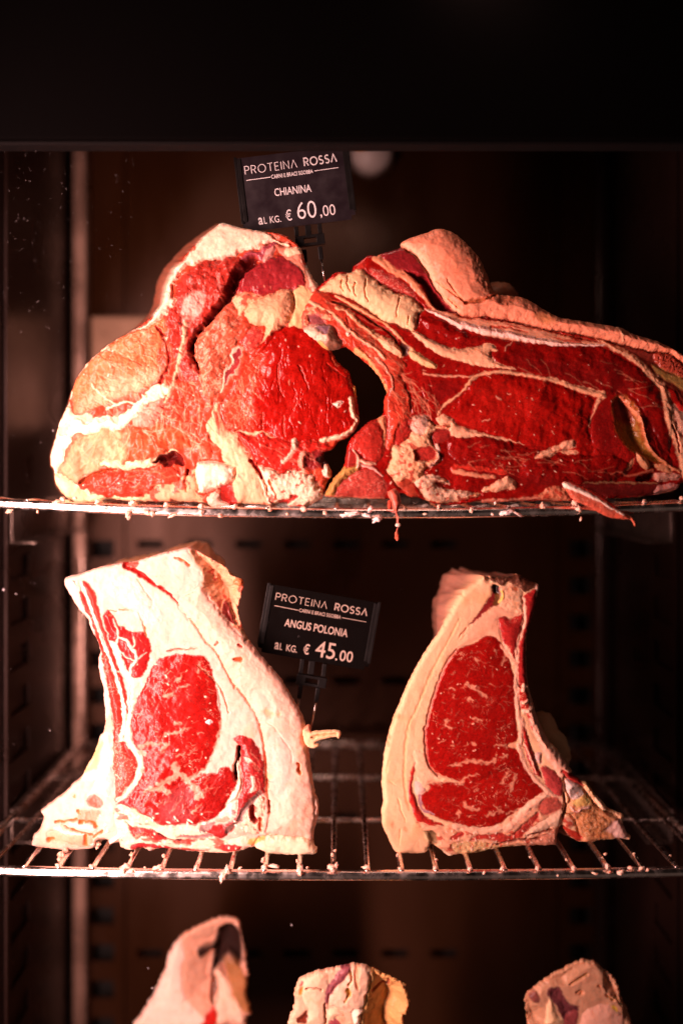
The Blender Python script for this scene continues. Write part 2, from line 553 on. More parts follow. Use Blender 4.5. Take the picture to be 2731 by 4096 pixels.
    def specks(self, n, box, r=(2, 5), col=FAT, dh=.0006, seed=0):
        R = random.Random(seed + self.seed * 31)
        for _ in range(n):
            cx, cy, rr = R.uniform(box[0], box[2]), R.uniform(box[1], box[3]), R.uniform(*r)
            a, st = R.uniform(0, 3.14), R.uniform(1, 2.6)
            j, i = int((cx - self.X[0, 0]) / self.step), int((cy - self.Y[0, 0]) / self.step)
            k = int(rr * 3 / self.step) + 2
            sl = (slice(max(0, i - k), max(0, i + k)), slice(max(0, j - k), max(0, j + k)))
            X, Y = self.X[sl] - cx, self.Y[sl] - cy
            if X.size == 0:
                continue
            d = np.hypot((X * math.cos(a) + Y * math.sin(a)) / st, -X * math.sin(a) + Y * math.cos(a))
            m = ss(rr + 1.5, rr - 1.5, d)
            self.col[sl] += (np.array(col) - self.col[sl]) * m[..., None]
            self.h[sl] += dh * m

    def build(self, root, depth, side_col=(.62, .36, .2), round_px=22, back=None, rings=7, side_noise=.004, minz=None, side_bulge=0.0, cancel=(1., 1.)):
        X, Y, st = self.X, self.Y, self.step
        sd = self.sd
        k = (D + self.y0) / D
        s3 = S * k
        r = round_px
        t = np.clip(sd / r, 0, 1)
        h = self.h - r * s3 * (1 - np.sqrt(np.clip(1 - (1 - t) ** 2, 0, 1)))
        ins = sd > 0
        gy, gx = np.gradient(sd, st)
        fm = ins[:-1, :-1] & ins[1:, :-1] & ins[:-1, 1:] & ins[1:, 1:]
        idx = np.full(X.shape, -1)
        use = np.zeros(X.shape, bool)
        use[:-1, :-1] |= fm; use[1:, :-1] |= fm; use[:-1, 1:] |= fm; use[1:, 1:] |= fm
        idx[use] = np.arange(use.sum())
        a, b, c, d = idx[:-1, :-1][fm], idx[1:, :-1][fm], idx[1:, 1:][fm], idx[:-1, 1:][fm]
        F = np.stack([a, b, c, d], 1)      # seen from the camera (-y) counter-clockwise
        fpart = self.part[:-1, :-1][fm]
        # boundary edges
        E = np.concatenate([F[:, [0, 1]], F[:, [1, 2]], F[:, [2, 3]], F[:, [3, 0]]])
        nv = int(use.sum())
        key = E[:, 0].astype(np.int64) * nv + E[:, 1]
        rkey = E[:, 1].astype(np.int64) * nv + E[:, 0]
        bd = E[~np.isin(key, rkey)]
        bv = np.unique(bd)
        px, py = X[use].copy(), Y[use].copy()
        vs, vgx, vgy = sd[use], gx[use], gy[use]
        gl = np.hypot(vgx, vgy) + 1e-6
        mv = np.clip(vs[bv], 0, 1.5 * st)
        px[bv] -= vgx[bv] / gl[bv] * mv
        py[bv] -= vgy[bv] / gl[bv] * mv
        hv = h[use].copy()
        hv[bv] = self.h[use][bv] * .3 - r * s3 * .9
        V = np.stack([(px - CX) * s3, self.y0 - hv, ZC + (CY - py) * s3], 1)
        col = np.clip(self.col[use], .002, .92)
        glo = self.gloss[use]
        # rim rings
        nb = len(bv)
        loc = np.full(nv, -1); loc[bv] = np.arange(nb)
        bx, by = px[bv], py[bv]
        nx, ny = -vgx[bv] / gl[bv], -vgy[bv] / gl[bv]
        Vs, cs, gs, Fs = [V], [col], [glo], [F]
        ybase = V[bv, 1]
        prev = bv
        off = nv
        sc_ = np.array(side_col)
        pv, nx_ = np.arange(nb), np.arange(nb)
        nx_[loc[bd[:, 0]]] = loc[bd[:, 1]]; pv[loc[bd[:, 1]]] = loc[bd[:, 0]]
        ofx, ofy = back(bx, by) if back else (np.zeros(nb), np.zeros(nb))
        kb = (D + self.y0 + depth) / (D + self.y0) - 1
        ofx = ofx + (bx - CX) * kb * (cancel[0](bx) if callable(cancel[0]) else cancel[0])
        ofy = ofy + (by - CY) * kb * cancel[1]
        rimF = []
        for q in range(1, rings + 1):
            f = q / rings
            n = (fbm(bx + q * 8, by - q * 6, 60, self.seed + 200, 3) - .7) * side_noise * min(1, 2.5 * f) / s3
            bu = side_bulge / s3 * math.sin(math.pi * min(1, f * .9))
            x2, y2 = bx + ofx * f + nx * (n + bu), by + ofy * f + ny * (n + bu)
            yy = ybase + (self.y0 + depth - ybase) * f
            for _i in range(10 if q > 1 else 3):
                x2 = .5 * x2 + .25 * (x2[pv] + x2[nx_]); y2 = .5 * y2 + .25 * (y2[pv] + y2[nx_])
            vv = np.stack([(x2 - CX) * s3, yy, ZC + (CY - y2) * s3], 1)
            Vs.append(vv)
            tone = (1 + .20 * fbm(bx + q * 11, by + q * 9, 60, self.seed + 210, 3))[:, None]
            mix = min(1, f * 2.2)
            cs.append(np.clip(col[bv] * (1 - mix) * .95 + sc_ * tone * mix, .003, .9))
            gs.append(np.full(nb, .5))
            cur = off + np.arange(nb)
            e0, e1 = bd[:, 0], bd[:, 1]
            p0 = e0 if q == 1 else prev[loc[e0]]
            p1 = e1 if q == 1 else prev[loc[e1]]
            rimF.append(np.stack([p1, p0, cur[loc[e0]], cur[loc[e1]]], 1))
            prev = cur
            off += nb
        V = np.concatenate(Vs); col = np.concatenate(cs); glo = np.concatenate(gs)
        if minz is not None:
            V[:, 2] = np.maximum(V[:, 2], minz)
        rim = np.concatenate(rimF)
        allF = np.concatenate([F, rim])
        # smooth normals of the whole body, shared by the pieces it is split into
        e1 = V[allF[:, 2]] - V[allF[:, 0]]
        e2 = V[allF[:, 3]] - V[allF[:, 1]]
        fn = np.cross(e1, e2)
        vn = np.zeros_like(V)
        for q in range(4):
            for ax in range(3):
                vn[:, ax] += np.bincount(allF[:, q], weights=fn[:, ax], minlength=len(V))
        vn /= np.linalg.norm(vn, axis=1)[:, None] + 1e-12
        # back cap: one polygon per outline loop
        nxt = {}
        for e in bd:
            nxt.setdefault(int(e[0]), []).append(int(e[1]))
        loops = []
        while nxt:
            st0 = next(iter(nxt))
            lp, cur = [], st0
            while cur in nxt:
                lp.append(cur)
                n2 = nxt[cur].pop()
                if not nxt[cur]:
                    del nxt[cur]
                cur = n2
                if cur == st0:
                    break
            if len(lp) > 20:
                loops.append([int(prev[loc[v]]) for v in lp][::-1])
        fp = np.concatenate([fpart, np.zeros(len(rim), int)])
        loc0 = np.array(world_loc(root))
        out = {}
        for k_ in range(len(self.names)):
            sel = allF[fp == k_]
            if len(sel) < 12:
                continue
            used = np.unique(sel)
            extra = []
            if k_ == 0:
                extra = loops
                used = np.unique(np.concatenate([used] + [np.array(l) for l in loops]))
            remap = np.full(len(V), -1); remap[used] = np.arange(len(used))
            faces = [tuple(q) for q in remap[sel].tolist()] + [tuple(remap[np.array(l)].tolist()) for l in extra]
            me = bpy.data.meshes.new(self.names[k_])
            me.from_pydata((V[used] - loc0).tolist(), [], faces)
            me.update()
            at = me.attributes.new('tissue', 'FLOAT_COLOR', 'POINT')
            at.data.foreach_set('color', np.concatenate([col[used], np.ones((len(used), 1))], 1).astype(np.float32).ravel())
            ag = me.attributes.new('gloss', 'FLOAT', 'POINT')
            ag.data.foreach_set('value', glo[used].astype(np.float32))
            me.polygons.foreach_set('use_smooth', np.ones(len(me.polygons), bool))
            me.normals_split_custom_set_from_vertices(vn[used].tolist())
            me.materials.append(TISSUE)
            o = bpy.data.objects.new(self.names[k_], me)
            C.objects.link(o)
            o.parent = root
            if k_ in self.labels:
                o['label'] = self.labels[k_]
            out[k_] = o
        return out

def lump(name, parent, loc, scale, seed, col, rough=.35, freq=1.6, sub=4, rot=(0, 0, 0), col2=None, gloss=.5):
    """an irregular rounded piece with its own tissue colours"""
    bm = bmesh.new()
    bmesh.ops.create_icosphere(bm, subdivisions=sub, radius=1)
    n = len(bm.verts)
    co = np.array([v.co[:] for v in bm.verts])
    d = 1 + rough * (fbm(co[:, 0] * freq + co[:, 2] * .7, co[:, 1] * freq + co[:, 2] * freq, 1.0, seed, 4)
                     + .7 * fbm(co[:, 2] * freq, co[:, 0] * freq - co[:, 1], 1.0, seed + 9, 4))
    R = Matrix.Rotation(rot[2], 3, 'Z') @ Matrix.Rotation(rot[1], 3, 'Y') @ Matrix.Rotation(rot[0], 3, 'X')
    for v, k, c in zip(bm.verts, d, co):
        v.co = R @ Vector((c[0] * k * scale[0], c[1] * k * scale[1], c[2] * k * scale[2]))
    me = bpy.data.meshes.new(name)
    bm.to_mesh(me); bm.free()
    t = fbm(co[:, 0] * 2 + co[:, 2], co[:, 1] * 2 + co[:, 2] * 2, 1.0, seed + 20, 4)
    c = np.array(col)[None] * (1 + .2 * t)[:, None]
    if col2 is not None:
        m = ss(.05, .35, fbm(co[:, 0] * 1.5, co[:, 2] * 1.5 + co[:, 1], 1.0, seed + 30, 4))[:, None]
        c = c * (1 - m) + m * np.array(col2)
    at = me.attributes.new('tissue', 'FLOAT_COLOR', 'POINT')
    at.data.foreach_set('color', np.concatenate([np.clip(c, .003, .9), np.ones((n, 1))], 1).astype(np.float32).ravel())
    ag = me.attributes.new('gloss', 'FLOAT', 'POINT')
    ag.data.foreach_set('value', np.full(n, gloss, np.float32))
    me.polygons.foreach_set('use_smooth', np.ones(len(me.polygons), bool))
    me.materials.append(TISSUE)
    o = bpy.data.objects.new(name, me)
    C.objects.link(o)
    if parent is not None:
        o.parent = parent
        o.location = Vector(loc) - world_loc(parent)
    else:
        o.location = loc
    return o

# ------------------------------------------------------------------ the cabinet
def wall_with_slots(name, x0, x1, z0, z1, y, slots, mat, parent, thick=.0015):
    xs = sorted({x0, x1} | {v for s in slots for v in (s[0], s[1])})
    zs = sorted({z0, z1} | {v for s in slots for v in (s[2], s[3])})
    bm = bmesh.new()
    vs = {}
    def V(i, j):
        if (i, j) not in vs:
            vs[i, j] = bm.verts.new((xs[i], y, zs[j]))
        return vs[i, j]
    for i in range(len(xs) - 1):
        for j in range(len(zs) - 1):
            cx, cz = (xs[i] + xs[i + 1]) / 2, (zs[j] + zs[j + 1]) / 2
            if any(s[0] < cx < s[1] and s[2] < cz < s[3] for s in slots):
                continue
            bm.faces.new((V(i, j), V(i + 1, j), V(i + 1, j + 1), V(i, j + 1)))
    o = bm_obj(name, bm, mat, parent, smooth=False)
    md = o.modifiers.new('thick', 'SOLIDIFY'); md.thickness = thick; md.offset = -1
    return o

cab = thing('display_fridge', 'dark steel meat ageing fridge with slotted back wall behind the wire shelves', 'fridge', (0, .2, ZC - .95))
WX, YB, YF = .372, .432, -.02
slots = []
for r_ in range(4):
    zc_ = ZC - .109 - .190 * r_
    for k_ in range(-4, 3):
        xx = .006 + .068 * k_
        slots.append((xx - .018, xx + .018, zc_ - .0055, zc_ + .0055))
cols_ = []
for sx in (-1, 1):
    for r_ in range(16):
        zc_ = ZC - .115 - .051 * r_ + (.02 if r_ < 0 else 0)
        cols_.append((sx * .331 - .0155, sx * .331 + .0155, zc_ - .012, zc_ + .012))
wall_with_slots('back_panel', -.300, .300, ZC - .95, ZC + .50, YB, slots, M_BACK, cab)
for sx in (-1, 1):
    wall_with_slots('perforated_strip', min(sx * .3012, sx * .3605), max(sx * .3012, sx * .3605), ZC - .95, ZC + .50, YB - .004,
                    [c for c in cols_ if c[0] * sx > 0], M_BACK, cab)
bm = bmesh.new(); add_box(bm, (-.40, YB + .03, ZC - .95), (.40, YB + .035, ZC + .5)); bm_obj('duct_wall', bm, M_DUCT, cab, False)
for sx in (-1, 1):
    bm = bmesh.new()
    add_box(bm, (sx * WX, YF, ZC - .95), (sx * (WX + .004), YB + .03, ZC + .5))
    so = bm_obj('side_panel', bm, M_SIDE, cab, False)
    # upright post in the rear corner, rounded front
    bm = bmesh.new()
    add_box(bm, (sx * .3480, YB - .03, ZC - .95), (sx * .3660, YB - .0062, ZC + .5), .004)
    bm_obj('corner_post', bm, M_POST if sx < 0 else M_SIDE, cab)  # left post paler than the right: lamp-side brightness put into its colour
    # ladder of punched slots along the side wall, as a separate upright
    hs = []
    for r_ in range(17):
        zc_ = ZC - .115 - .051 * (r_ - 1)
        hs.append(zc_)
    bm = bmesh.new()
    yb0, yb1 = .175, .235
    zs = [ZC - .95] + sorted(sum([[z - .013, z + .013] for z in hs], [])) + [ZC + .5]
    for q in range(0, len(zs) - 1, 2):
        add_box(bm, (sx * (WX - .0045), yb0, zs[q]), (sx * (WX - .001), yb1, zs[q + 1]))
    for ya, yb_ in ((yb0 - .012, yb0), (yb1, yb1 + .012)):
        add_box(bm, (sx * (WX - .0045), ya, ZC - .95), (sx * (WX - .001), yb_, ZC + .5))
    bm_obj('slotted_upright', bm, M_SIDE, cab, False)
bm = bmesh.new()
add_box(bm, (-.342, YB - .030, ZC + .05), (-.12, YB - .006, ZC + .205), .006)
bm_obj('added_glow_box', bm, M_ADDED_GLOW_BOX, cab)  # added pale box, standing in for the tan glow on the back wall
bm = bmesh.new(); add_box(bm, (-WX, YF, ZC + .5), (WX, YB + .03, ZC + .504)); bm_obj('ceiling_panel', bm, M_SIDE, cab, False)
# door header, gasket and glass
yg = -.040
ZH = ZC + (1864 - 577) * S * (D + yg - .014) / D
bm = bmesh.new(); add_box(bm, (-.60, yg - .02, ZH + .003), (.60, yg + .004, ZC + .9), .002); bm_obj('door_header', bm, M_HEAD, cab, False)
bm = bmesh.new(); add_box(bm, (-.60, yg - .014, ZH), (.60, yg + .003, ZH + .0028), .0005)
bm_obj('gasket', bm, M_GASK, cab, False)
bm = bmesh.new(); add_box(bm, (-.58, yg - .002, ZC - .93), (.58, yg + .002, ZH - .0002))
glass = bm_obj('glass_pane', bm, M_GLASS, cab, False)
# dust and dried splashes on the inside of the glass
R = random.Random(5)
bm = bmesh.new()
def speck(px, py, r):
    kx = (D + yg) / D
    x, z = (px - CX) * S * kx, ZC + (CY - py) * S * kx
    n = R.randint(5, 8)
    a0 = R.uniform(0, 6)
    st = R.uniform(.6, 1.7)
    ring = []
    for i in range(n):
        a = a0 + i * 2 * math.pi / n
        rr = r * R.uniform(.6, 1.2)
        ring.append(bm.verts.new((x + rr * math.cos(a), yg + .0021, z + st * rr * math.sin(a))))
    c0 = bm.verts.new((x, yg + .0021 + r * .5, z))
    c1 = bm.verts.new((x, yg + .00205, z))
    for i in range(n):
        bm.faces.new((ring[i], ring[(i + 1) % n], c0))
        bm.faces.new((ring[(i + 1) % n], ring[i], c1))
for _ in range(300):
    u = R.random()
    if u < .62:
        px, py = abs(R.gauss(0, 330)), 600 + abs(R.gauss(0, 420))
    elif u < .8:
        px, py = R.uniform(0, 600), R.uniform(1300, 3400)
    else:
        px, py = R.uniform(0, 2731), R.uniform(2050, 4090)
    if px > 2731 or py > 4090:
        continue
    speck(px, py, R.choice((.00007, .0001, .00013, .00017, .0002)))
for px, py, r in ((196, 2925, .0006), (1166, 3707, .0007), (607, 3960, .0007), (10, 2360, .0012), (60, 2377, .0006), (210, 1722, .0006), (160, 1770, .0004), (590, 3880, .0005)):
    speck(px, py, r)
dust = bm_obj('dust', bm, M_DUST, glass, False)
dust['kind'] = 'stuff'
# lamp cap high on the back wall
bm = bmesh.new()
cx_, cz_ = .042, ZC + .43
bmesh.ops.create_cone(bm, cap_ends=True, segments=40, radius1=.031, radius2=.024, depth=.03, matrix=Matrix.Translation((cx_, YB - .016, cz_)) @ Matrix.Rotation(math.pi / 2, 4, 'X'))
capo = bm_obj('lamp_cap', bm, M_CAP, cab)
bm = bmesh.new()
bmesh.ops.create_uvsphere(bm, u_segments=24, v_segments=12, radius=.012, matrix=Matrix.Translation((cx_ - .016, YB - .032, cz_ + .012)))
bm_obj('amber_lens', bm, M_LENS, capo)
# sheet-metal runners that carry the shelves
for zz in (-.043, -.377):
    for sx in (-1, 1):
        bm = bmesh.new()
        add_box(bm, (sx * (WX - .006), .175, ZC + zz - .042), (sx * (WX - .0035), YB - .034, ZC + zz - .006), .0008)
        add_box(bm, (sx * (WX - .032), .175, ZC + zz - .0435), (sx * (WX - .0035), YB - .034, ZC + zz - .0418), .0006)
        bm_obj('shelf_runner', bm, M_RUN, cab)

# ------------------------------------------------------------------ wire shelves
SAG = {}
def make_shelf(name, label, z_of, x0, cz, unseen=False):
    root = thing(name, label, 'wire shelf', (0, .2, ZC + cz), 'chrome wire shelves of the fridge')
    rr, rw = .0046, .0027
    bm = bmesh.new()
    xs = np.linspace(-.352, .352, 60)
    add_tube(bm, [(x, 0.0, z_of(x)) for x in xs], rr, 20)
    bm_obj('front_rail', bm, M_CHROME, root)
    bm = bmesh.new()
    add_tube(bm, [(x, .398, ZC + cz) for x in (-.352, 0, .352)], rr, 14)
    bm_obj('back_rail', bm, M_CHROME, root)
    for yy in (.132, .265):
        bm = bmesh.new()
        add_tube(bm, [(x, yy, ZC + cz + .0002 * 0) for x in (-.352, 0, .352)], .003, 14)
        bm_obj('cross_bar', bm, M_CHROME, root)
    for sx in (-1, 1):
        bm = bmesh.new()
        add_tube(bm, [(sx * .352, 0, z_of(sx * .352)), (sx * .352, .2, ZC + cz), (sx * .352, .398, ZC + cz)], rr, 14)
        bm_obj('side_rail', bm, M_CHROME, root)
    for k in range(-11, 12):
        x = x0 + .0317 * k
        if abs(x) > .345:
            continue
        bm = bmesh.new()
        zf = z_of(x) + rr * .72
        add_tube(bm, [(x, -.0016, zf), (x, -.0006, zf), (x, .02, zf), (x, .1, ZC + cz + rr * .8), (x, .4, ZC + cz + rr * .8)],
                 [rw * .8, rw, rw, rw, rw], 12)
        bm_obj('rod', bm, M_CHROME, root)
    return root

def z1(x):
    px = x / S + CX
    u = (px - 1365) / 1365
    return ZC - (2054 - 1864) * S + S * (33 * u * u - 6 * u)
def z2(x):
    px = x / S + CX
    u = (px - 1365) / 1365
    return ZC - (3502 - 1864) * S + S * (16 * u * u - 2 * u)
make_shelf('wire_shelf', 'chrome wire shelf under the two large T-bone steaks, upper of the two', z1, (773 / .57415 - CX) * S, -.0435)
make_shelf('wire_shelf', 'chrome wire shelf under the two rib steaks, its rods seen from above', z2, (765 / .57415 - CX) * S, -.3775)
Z1T, Z2T = ZC - .0435 + .0043 * .8 + .0026, ZC - .3775 + .0043 * .8 + .0026

# ------------------------------------------------------------------ big T-bone, left on the upper shelf
RED = (.50, .035, .024)
def steak_left():
    root = thing('beef_steak', 'huge beef steak with pale salmon round muscles, left of the CHIANINA tag', 'meat',
                 ((790 - CX) * S, .05, Z1T), 'large T-bone steaks on the upper shelf')
    c = Cut('A 330,1690 270,1645 242,1595 236,1545 219,1512 226,1450 250,1380 262,1330 298,1250 318,1180 345,1120 390,1060 440,1015 472,985 530,950 '
            'S1 870,992 990,905 1078,800 1112,700 1138,600 1182,500 1255,400 1340,300 1440,200 1568,95 '
            'A 985,435 1012,434 1050,446 1100,458 S2 600,140 740,162 800,195 860,245 905,300 918,340 935,400 955,450 1000,545 1062,625 1085,700 1100,800 1130,1000 1185,1230 '
            'S4 1265,0 1335,60 1362,160 1395,200 1402,290 1420,400 1425,500 1398,570 1335,640 1232,690 1195,745 1130,775 1105,800 1122,850 1155,900 1182,985 1135,1050 '
            '1112,1130 1092,1195 1040,1222 1005,1250 930,1266 800,1270 785,1232 720,1232 640,1252 500,1250 340,1246 245,1256 120,1276 72,1252 20,1232 '
            'S3 1440,1226 1200,1222 900,1222 700,1208 600,1200 460,1226',
            .022, 3.0, 1, base=(.60, .125, .065), ragged=2.5, wamp=22, tint=(1, .92, .86))
    # body of coarse pale-red muscle
    c.lean('S1 -50,1700 0,900 700,900 1568,100 S2 900,200 1200,900 S4 1500,300 1300,1300 0,1300 S3 400,1300 100,900', (.50, .055, .024), edge=6, bulge=0, fleck=.42, net=.42, netsize=64, flen=5, ang=65, swell=.0045,
           bumpy=.0016, rough=.0011, groove=0, gloss=.38, fleckcol=(.80, .42, .28), tone=.4)
    # outer white fat on the left flank
    c.fat('A 600,898 520,950 470,985 400,1045 340,1120 312,1180 296,1255 255,1330 225,1450 215,1515 235,1600 270,1650 340,1700 420,1690 380,1640 300,1590 262,1560 285,1500 305,1430 340,1385 '
          '450,1372 560,1352 610,1300 660,1240 745,1212 762,1180 720,1168 680,1185 630,1225 560,1290 440,1312 345,1302 303,1258 322,1185 350,1118 420,1045 500,972 590,915',
          (.92, .80, .62), bulge=.003, rad=16, rough=.0012)
    c.fat('A 250,1560 300,1590 380,1645 470,1665 600,1668 900,1690 900,1720 300,1720 230,1640', (.86, .70, .44), bulge=.002)
    c.lean('A 600,910 700,882 742,880 725,960 702,1020 712,1080 690,1150 612,1200 500,1232 440,1262 360,1292 322,1258 320,1190 352,1110 424,1040 505,965', (.68, .165, .065), part='round_muscle', swell=.0025,
           bulge=.004, rad=70, edge=8, fleck=.15, net=.25, crack=1.0, csize=34, grain=.12, gloss=.4, tone=.28, fleckcol=(.85, .6, .45))
    c.lean('A 430,1190 520,1130 600,1120 690,1090 700,1140 600,1205 500,1235 420,1255 370,1290 340,1262 370,1220', (.76, .34, .21), edge=22, bulge=0, fleck=.3, groove=0, ang=75, flen=5, grain=.25, alpha=.7)
    c.stroke('A 415,1165 440,1195 480,1230 520,1250', 9, 4, (.85, .6, .42))
    c.stroke('A 480,1270 560,1240 620,1255', 10, 5, (.9, .72, .55))
    c.lean('A 298,1500 318,1435 370,1385 460,1368 560,1362 592,1400 582,1480 540,1530 470,1532 400,1562 330,1602 280,1560', (.74, .30, .165), part='round_muscle', swell=.003, edge=12, bulge=.005, rad=55, fleck=.35, flen=4,
           ang=60, grain=.2, gloss=.4, fleckcol=(.88, .68, .48))
    c.lean('A 602,1312 640,1262 720,1215 738,1262 692,1330 622,1352', (.70, .25, .18), bulge=.003, rad=30, crack=.8, csize=22, fleck=.1, net=.1)
    for b in ('A 345,1310 400,1290 425,1300 400,1330 360,1330', 'A 440,1320 480,1315 470,1345 445,1345', 'A 500,1310 530,1300 525,1335 500,1335', 'A 275,1340 320,1330 325,1360 300,1390 270,1395'):
        c.lean(b, (.80, .46, .32), bulge=.001, fleck=.1, edge=5)
    c.lean('A 560,1385 640,1350 740,1330 850,1400 860,1450 780,1450 700,1490 570,1505 590,1440', (.56, .085, .03), part='lean_muscle', edge=14, bulge=.003, rad=40, fleck=.3, net=.4, swell=.004, grain=.2, bumpy=.001)
    c.fat('A 468,1512 560,1512 700,1492 770,1452 790,1470 720,1515 660,1545 600,1540 480,1535', (.84, .62, .42), bulge=.002, rad=10)
    c.lean('A 350,1612 430,1562 500,1546 620,1540 700,1520 762,1520 802,1570 782,1620 700,1650 560,1665 460,1660 380,1640', (.50, .045, .022), part='lean_muscle', bulge=.005, rad=28, fleck=.35, flen=5, ang=10,
           grain=.25, rough=.001, bumpy=.0012, gloss=.3)
    c.stroke('A 360,1600 430,1558 520,1540', 14, 8, (.30, .06, .02), dh=-.004)
    # cavity between the lower muscles
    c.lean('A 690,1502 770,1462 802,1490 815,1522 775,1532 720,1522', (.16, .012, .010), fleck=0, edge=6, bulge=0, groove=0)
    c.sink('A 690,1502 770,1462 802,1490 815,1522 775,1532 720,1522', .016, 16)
    c.stroke('A 842,1545 832,1590 838,1640', 14, 8, (.28, .03, .02), dh=-.006)
    # fat sheet running down the middle to the shelf
    c.fat('S4 130,350 190,345 232,560 300,605 335,690 442,832 525,965 645,1255 330,1246 300,1010 250,880 150,720 80,620', (.82, .52, .33), part='fat', bulge=.003, rad=18, rough=.0022, stretch=3, ang=70, red=.12)
    c.fat('A 700,1620 800,1590 850,1560 900,1530 880,1640 900,1690 700,1700 640,1680', (.78, .42, .26), bulge=.002, red=.25, rough=.002)
    c.fat('S4 0,855 130,862 250,872 322,932 292,1032 182,1082 22,1142 -40,1060 -30,960', (.90, .74, .60), bulge=.007, rad=14, rough=.0025, groove=.002)
    c.lean('S4 180,1090 270,1050 310,1130 318,1245 250,1252 200,1170', (.42, .025, .018), bulge=-.002, fleck=.1)
    c.fat('S4 100,1150 160,1160 250,1250 110,1275 70,1250', (.88, .70, .58), bulge=.005, rad=12, rough=.003)
    # cap of fat over the top
    c.fat('A 560,930 650,880 700,800 760,660 850,560 930,460 985,430 1015,430 1100,456 1175,476 1235,500 1302,532 1290,545 1232,516 1200,530 1135,552 1072,576 1000,596 920,602 850,626 802,662 '
          '782,722 772,800 745,862 690,888 600,915', (.90, .70, .56), part='fat_cap', bulge=.004, rad=24, rough=.0014, groove=.003)
    c.fat('A 900,520 980,450 1060,460 1180,490 1270,525 1180,520 1080,560 960,585 860,610', (.86, .58, .44), edge=18, bulge=0, groove=0, alpha=.7)
    # coarse red muscle below the cap
    c.lean('A 750,862 792,752 842,652 922,606 1030,592 1085,602 1060,640 1032,690 1022,760 942,860 882,930 852,1000 892,1082 902,1110 860,1150 800,1130 770,1000 760,930', (.38, .03, .02), part='lean_muscle', swell=.004,
           bulge=.003, rad=40, edge=8, fleck=.25, net=.2, bumpy=.002, rough=.0014, gloss=.3, crack=.7, csize=24, fleckcol=(.7, .34, .3))
    c.fat('A 812,802 850,762 900,742 922,790 882,852 832,912 815,872', (.74, .38, .33), bulge=.002, edge=8, red=.1, rough=.0008)
    c.stroke('A 830,890 826,960 800,1060 770,1180 740,1240', 18, 12, (.78, .42, .28), dh=.0015)
    c.stroke('A 700,900 740,960 760,1060 720,1150', 12, 16, (.34, .03, .022), dh=-.003)
    # purple flap edge
    c.lean('A 1065,605 1100,580 1180,548 1228,516 1240,545 1205,590 1190,615 1150,590 1100,605', (.30, .05, .065), bulge=.003, fleck=.5, flen=5, ang=20, fleckcol=(.55, .28, .30), bumpy=.002)
    c.lean('A 1170,590 1215,545 1235,560 1222,590 1195,618', (.62, .24, .2), bulge=.005, fleck=.2)
    # dark muscle under the flap
    c.lean('A 1085,650 1180,606 1290,585 1365,640 1392,722 1372,752 1250,752 1150,772 1120,742 1050,762', (.27, .018, .022), part='lean_muscle', bulge=.003, rad=30, fleck=.2, ang=95, flen=5, gloss=.28, rough=.0009)
    c.lean('A 1230,540 1290,545 1350,580 1400,700 1380,740 1340,650 1290,600', (.62, .2, .13), bulge=.001, fleck=.5, net=.5, flen=4, ang=120)
    c.fat('A 1290,545 1345,555 1350,580 1280,580', (.82, .55, .38), bulge=.003)
    c.fat('A 1345,600 1400,610 1380,640 1430,700 1400,730 1375,680', (.8, .52, .4), bulge=.002, red=.2)
    # the deep fold
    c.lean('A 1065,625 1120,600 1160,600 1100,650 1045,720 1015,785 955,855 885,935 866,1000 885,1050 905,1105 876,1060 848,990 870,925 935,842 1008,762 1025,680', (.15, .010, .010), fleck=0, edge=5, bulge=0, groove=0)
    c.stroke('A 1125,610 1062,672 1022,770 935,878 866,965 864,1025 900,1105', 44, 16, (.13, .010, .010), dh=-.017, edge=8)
    # middle muscle, with its net of white fibres
    c.lean('A 1050,772 1112,762 1112,802 1082,882 1072,950 1062,1000 1022,1082 982,1180 940,1232 885,1102 872,1005 892,940 942,870', (.54, .10, .05), part='lean_muscle', bulge=.005, rad=50, edge=7, fleck=.45, net=.6, swell=.003,
           netsize=44, bumpy=.002, flen=3, ang=60, fleckcol=(.84, .52, .38))
    # big fat lobe
    c.fat('A 1310,735 1392,735 1412,800 1370,900 1290,912', (.80, .50, .26), bulge=.001, rad=20)
    c.fat('A 1100,832 1132,792 1242,742 1302,738 1318,802 1302,862 1272,902 1232,942 1182,1012 1142,1026 1178,955 1190,902 1132,892 1102,862', (.80, .42, .25), part='fat_lobe', calm=True, size=90, bulge=.010, rad=28, rough=.0010,
          groove=.002)
    c.fat('A 1040,770 1110,755 1180,770 1140,800 1110,830 1060,850', (.82, .46, .28), edge=8, bulge=.002, red=.2)
    c.lean('A 1086,942 1142,906 1178,940 1162,990 1132,1022 1092,1002', (.46, .04, .03), bulge=.003, fleck=.6, net=.6, netsize=22)
    c.fat('A 1066,985 1084,1005 1066,1085 1018,1175 985,1200 1000,1140 1040,1030', (.78, .44, .34), bulge=.003, rad=10)
    c.lean('A 1070,1000 1077,1020 1055,1085 1012,1165 1020,1110 1050,1030', (.24, .02, .025), part='bone', bulge=-.001, fleck=.1, edge=2)
    # big smooth eye muscle on the right
    c.lean('A 1225,925 1292,902 1385,915 1450,960 S4 1190,-20 1270,10 1338,70 1366,170 1395,300 1405,420 1398,500 1385,575 1320,622 1235,642 1090,672 1000,682 800,682 690,658 600,602 560,606 420,606 335,582 255,592 205,500 182,380 '
           '192,330 252,250 302,150 352,50 440,-90', (.32, .0055, .003), part='loin_muscle', calm=True, swell=.0016, bulge=.006, rad=70, fleck=.18, ang=88, flen=6, grain=.10, gloss=.24, rough=.0005, tone=.16, seed=3)
    c.lean('S4 190,330 255,250 305,150 355,50 440,-80 560,-60 520,150 420,350 480,450 420,600 335,582 255,590 205,500', (.50, .05, .02), calm=True, edge=50, bulge=0, fleck=.5, net=.85, netsize=26, groove=0, gloss=.3, fleckcol=(.78, .34, .22), alpha=.9)
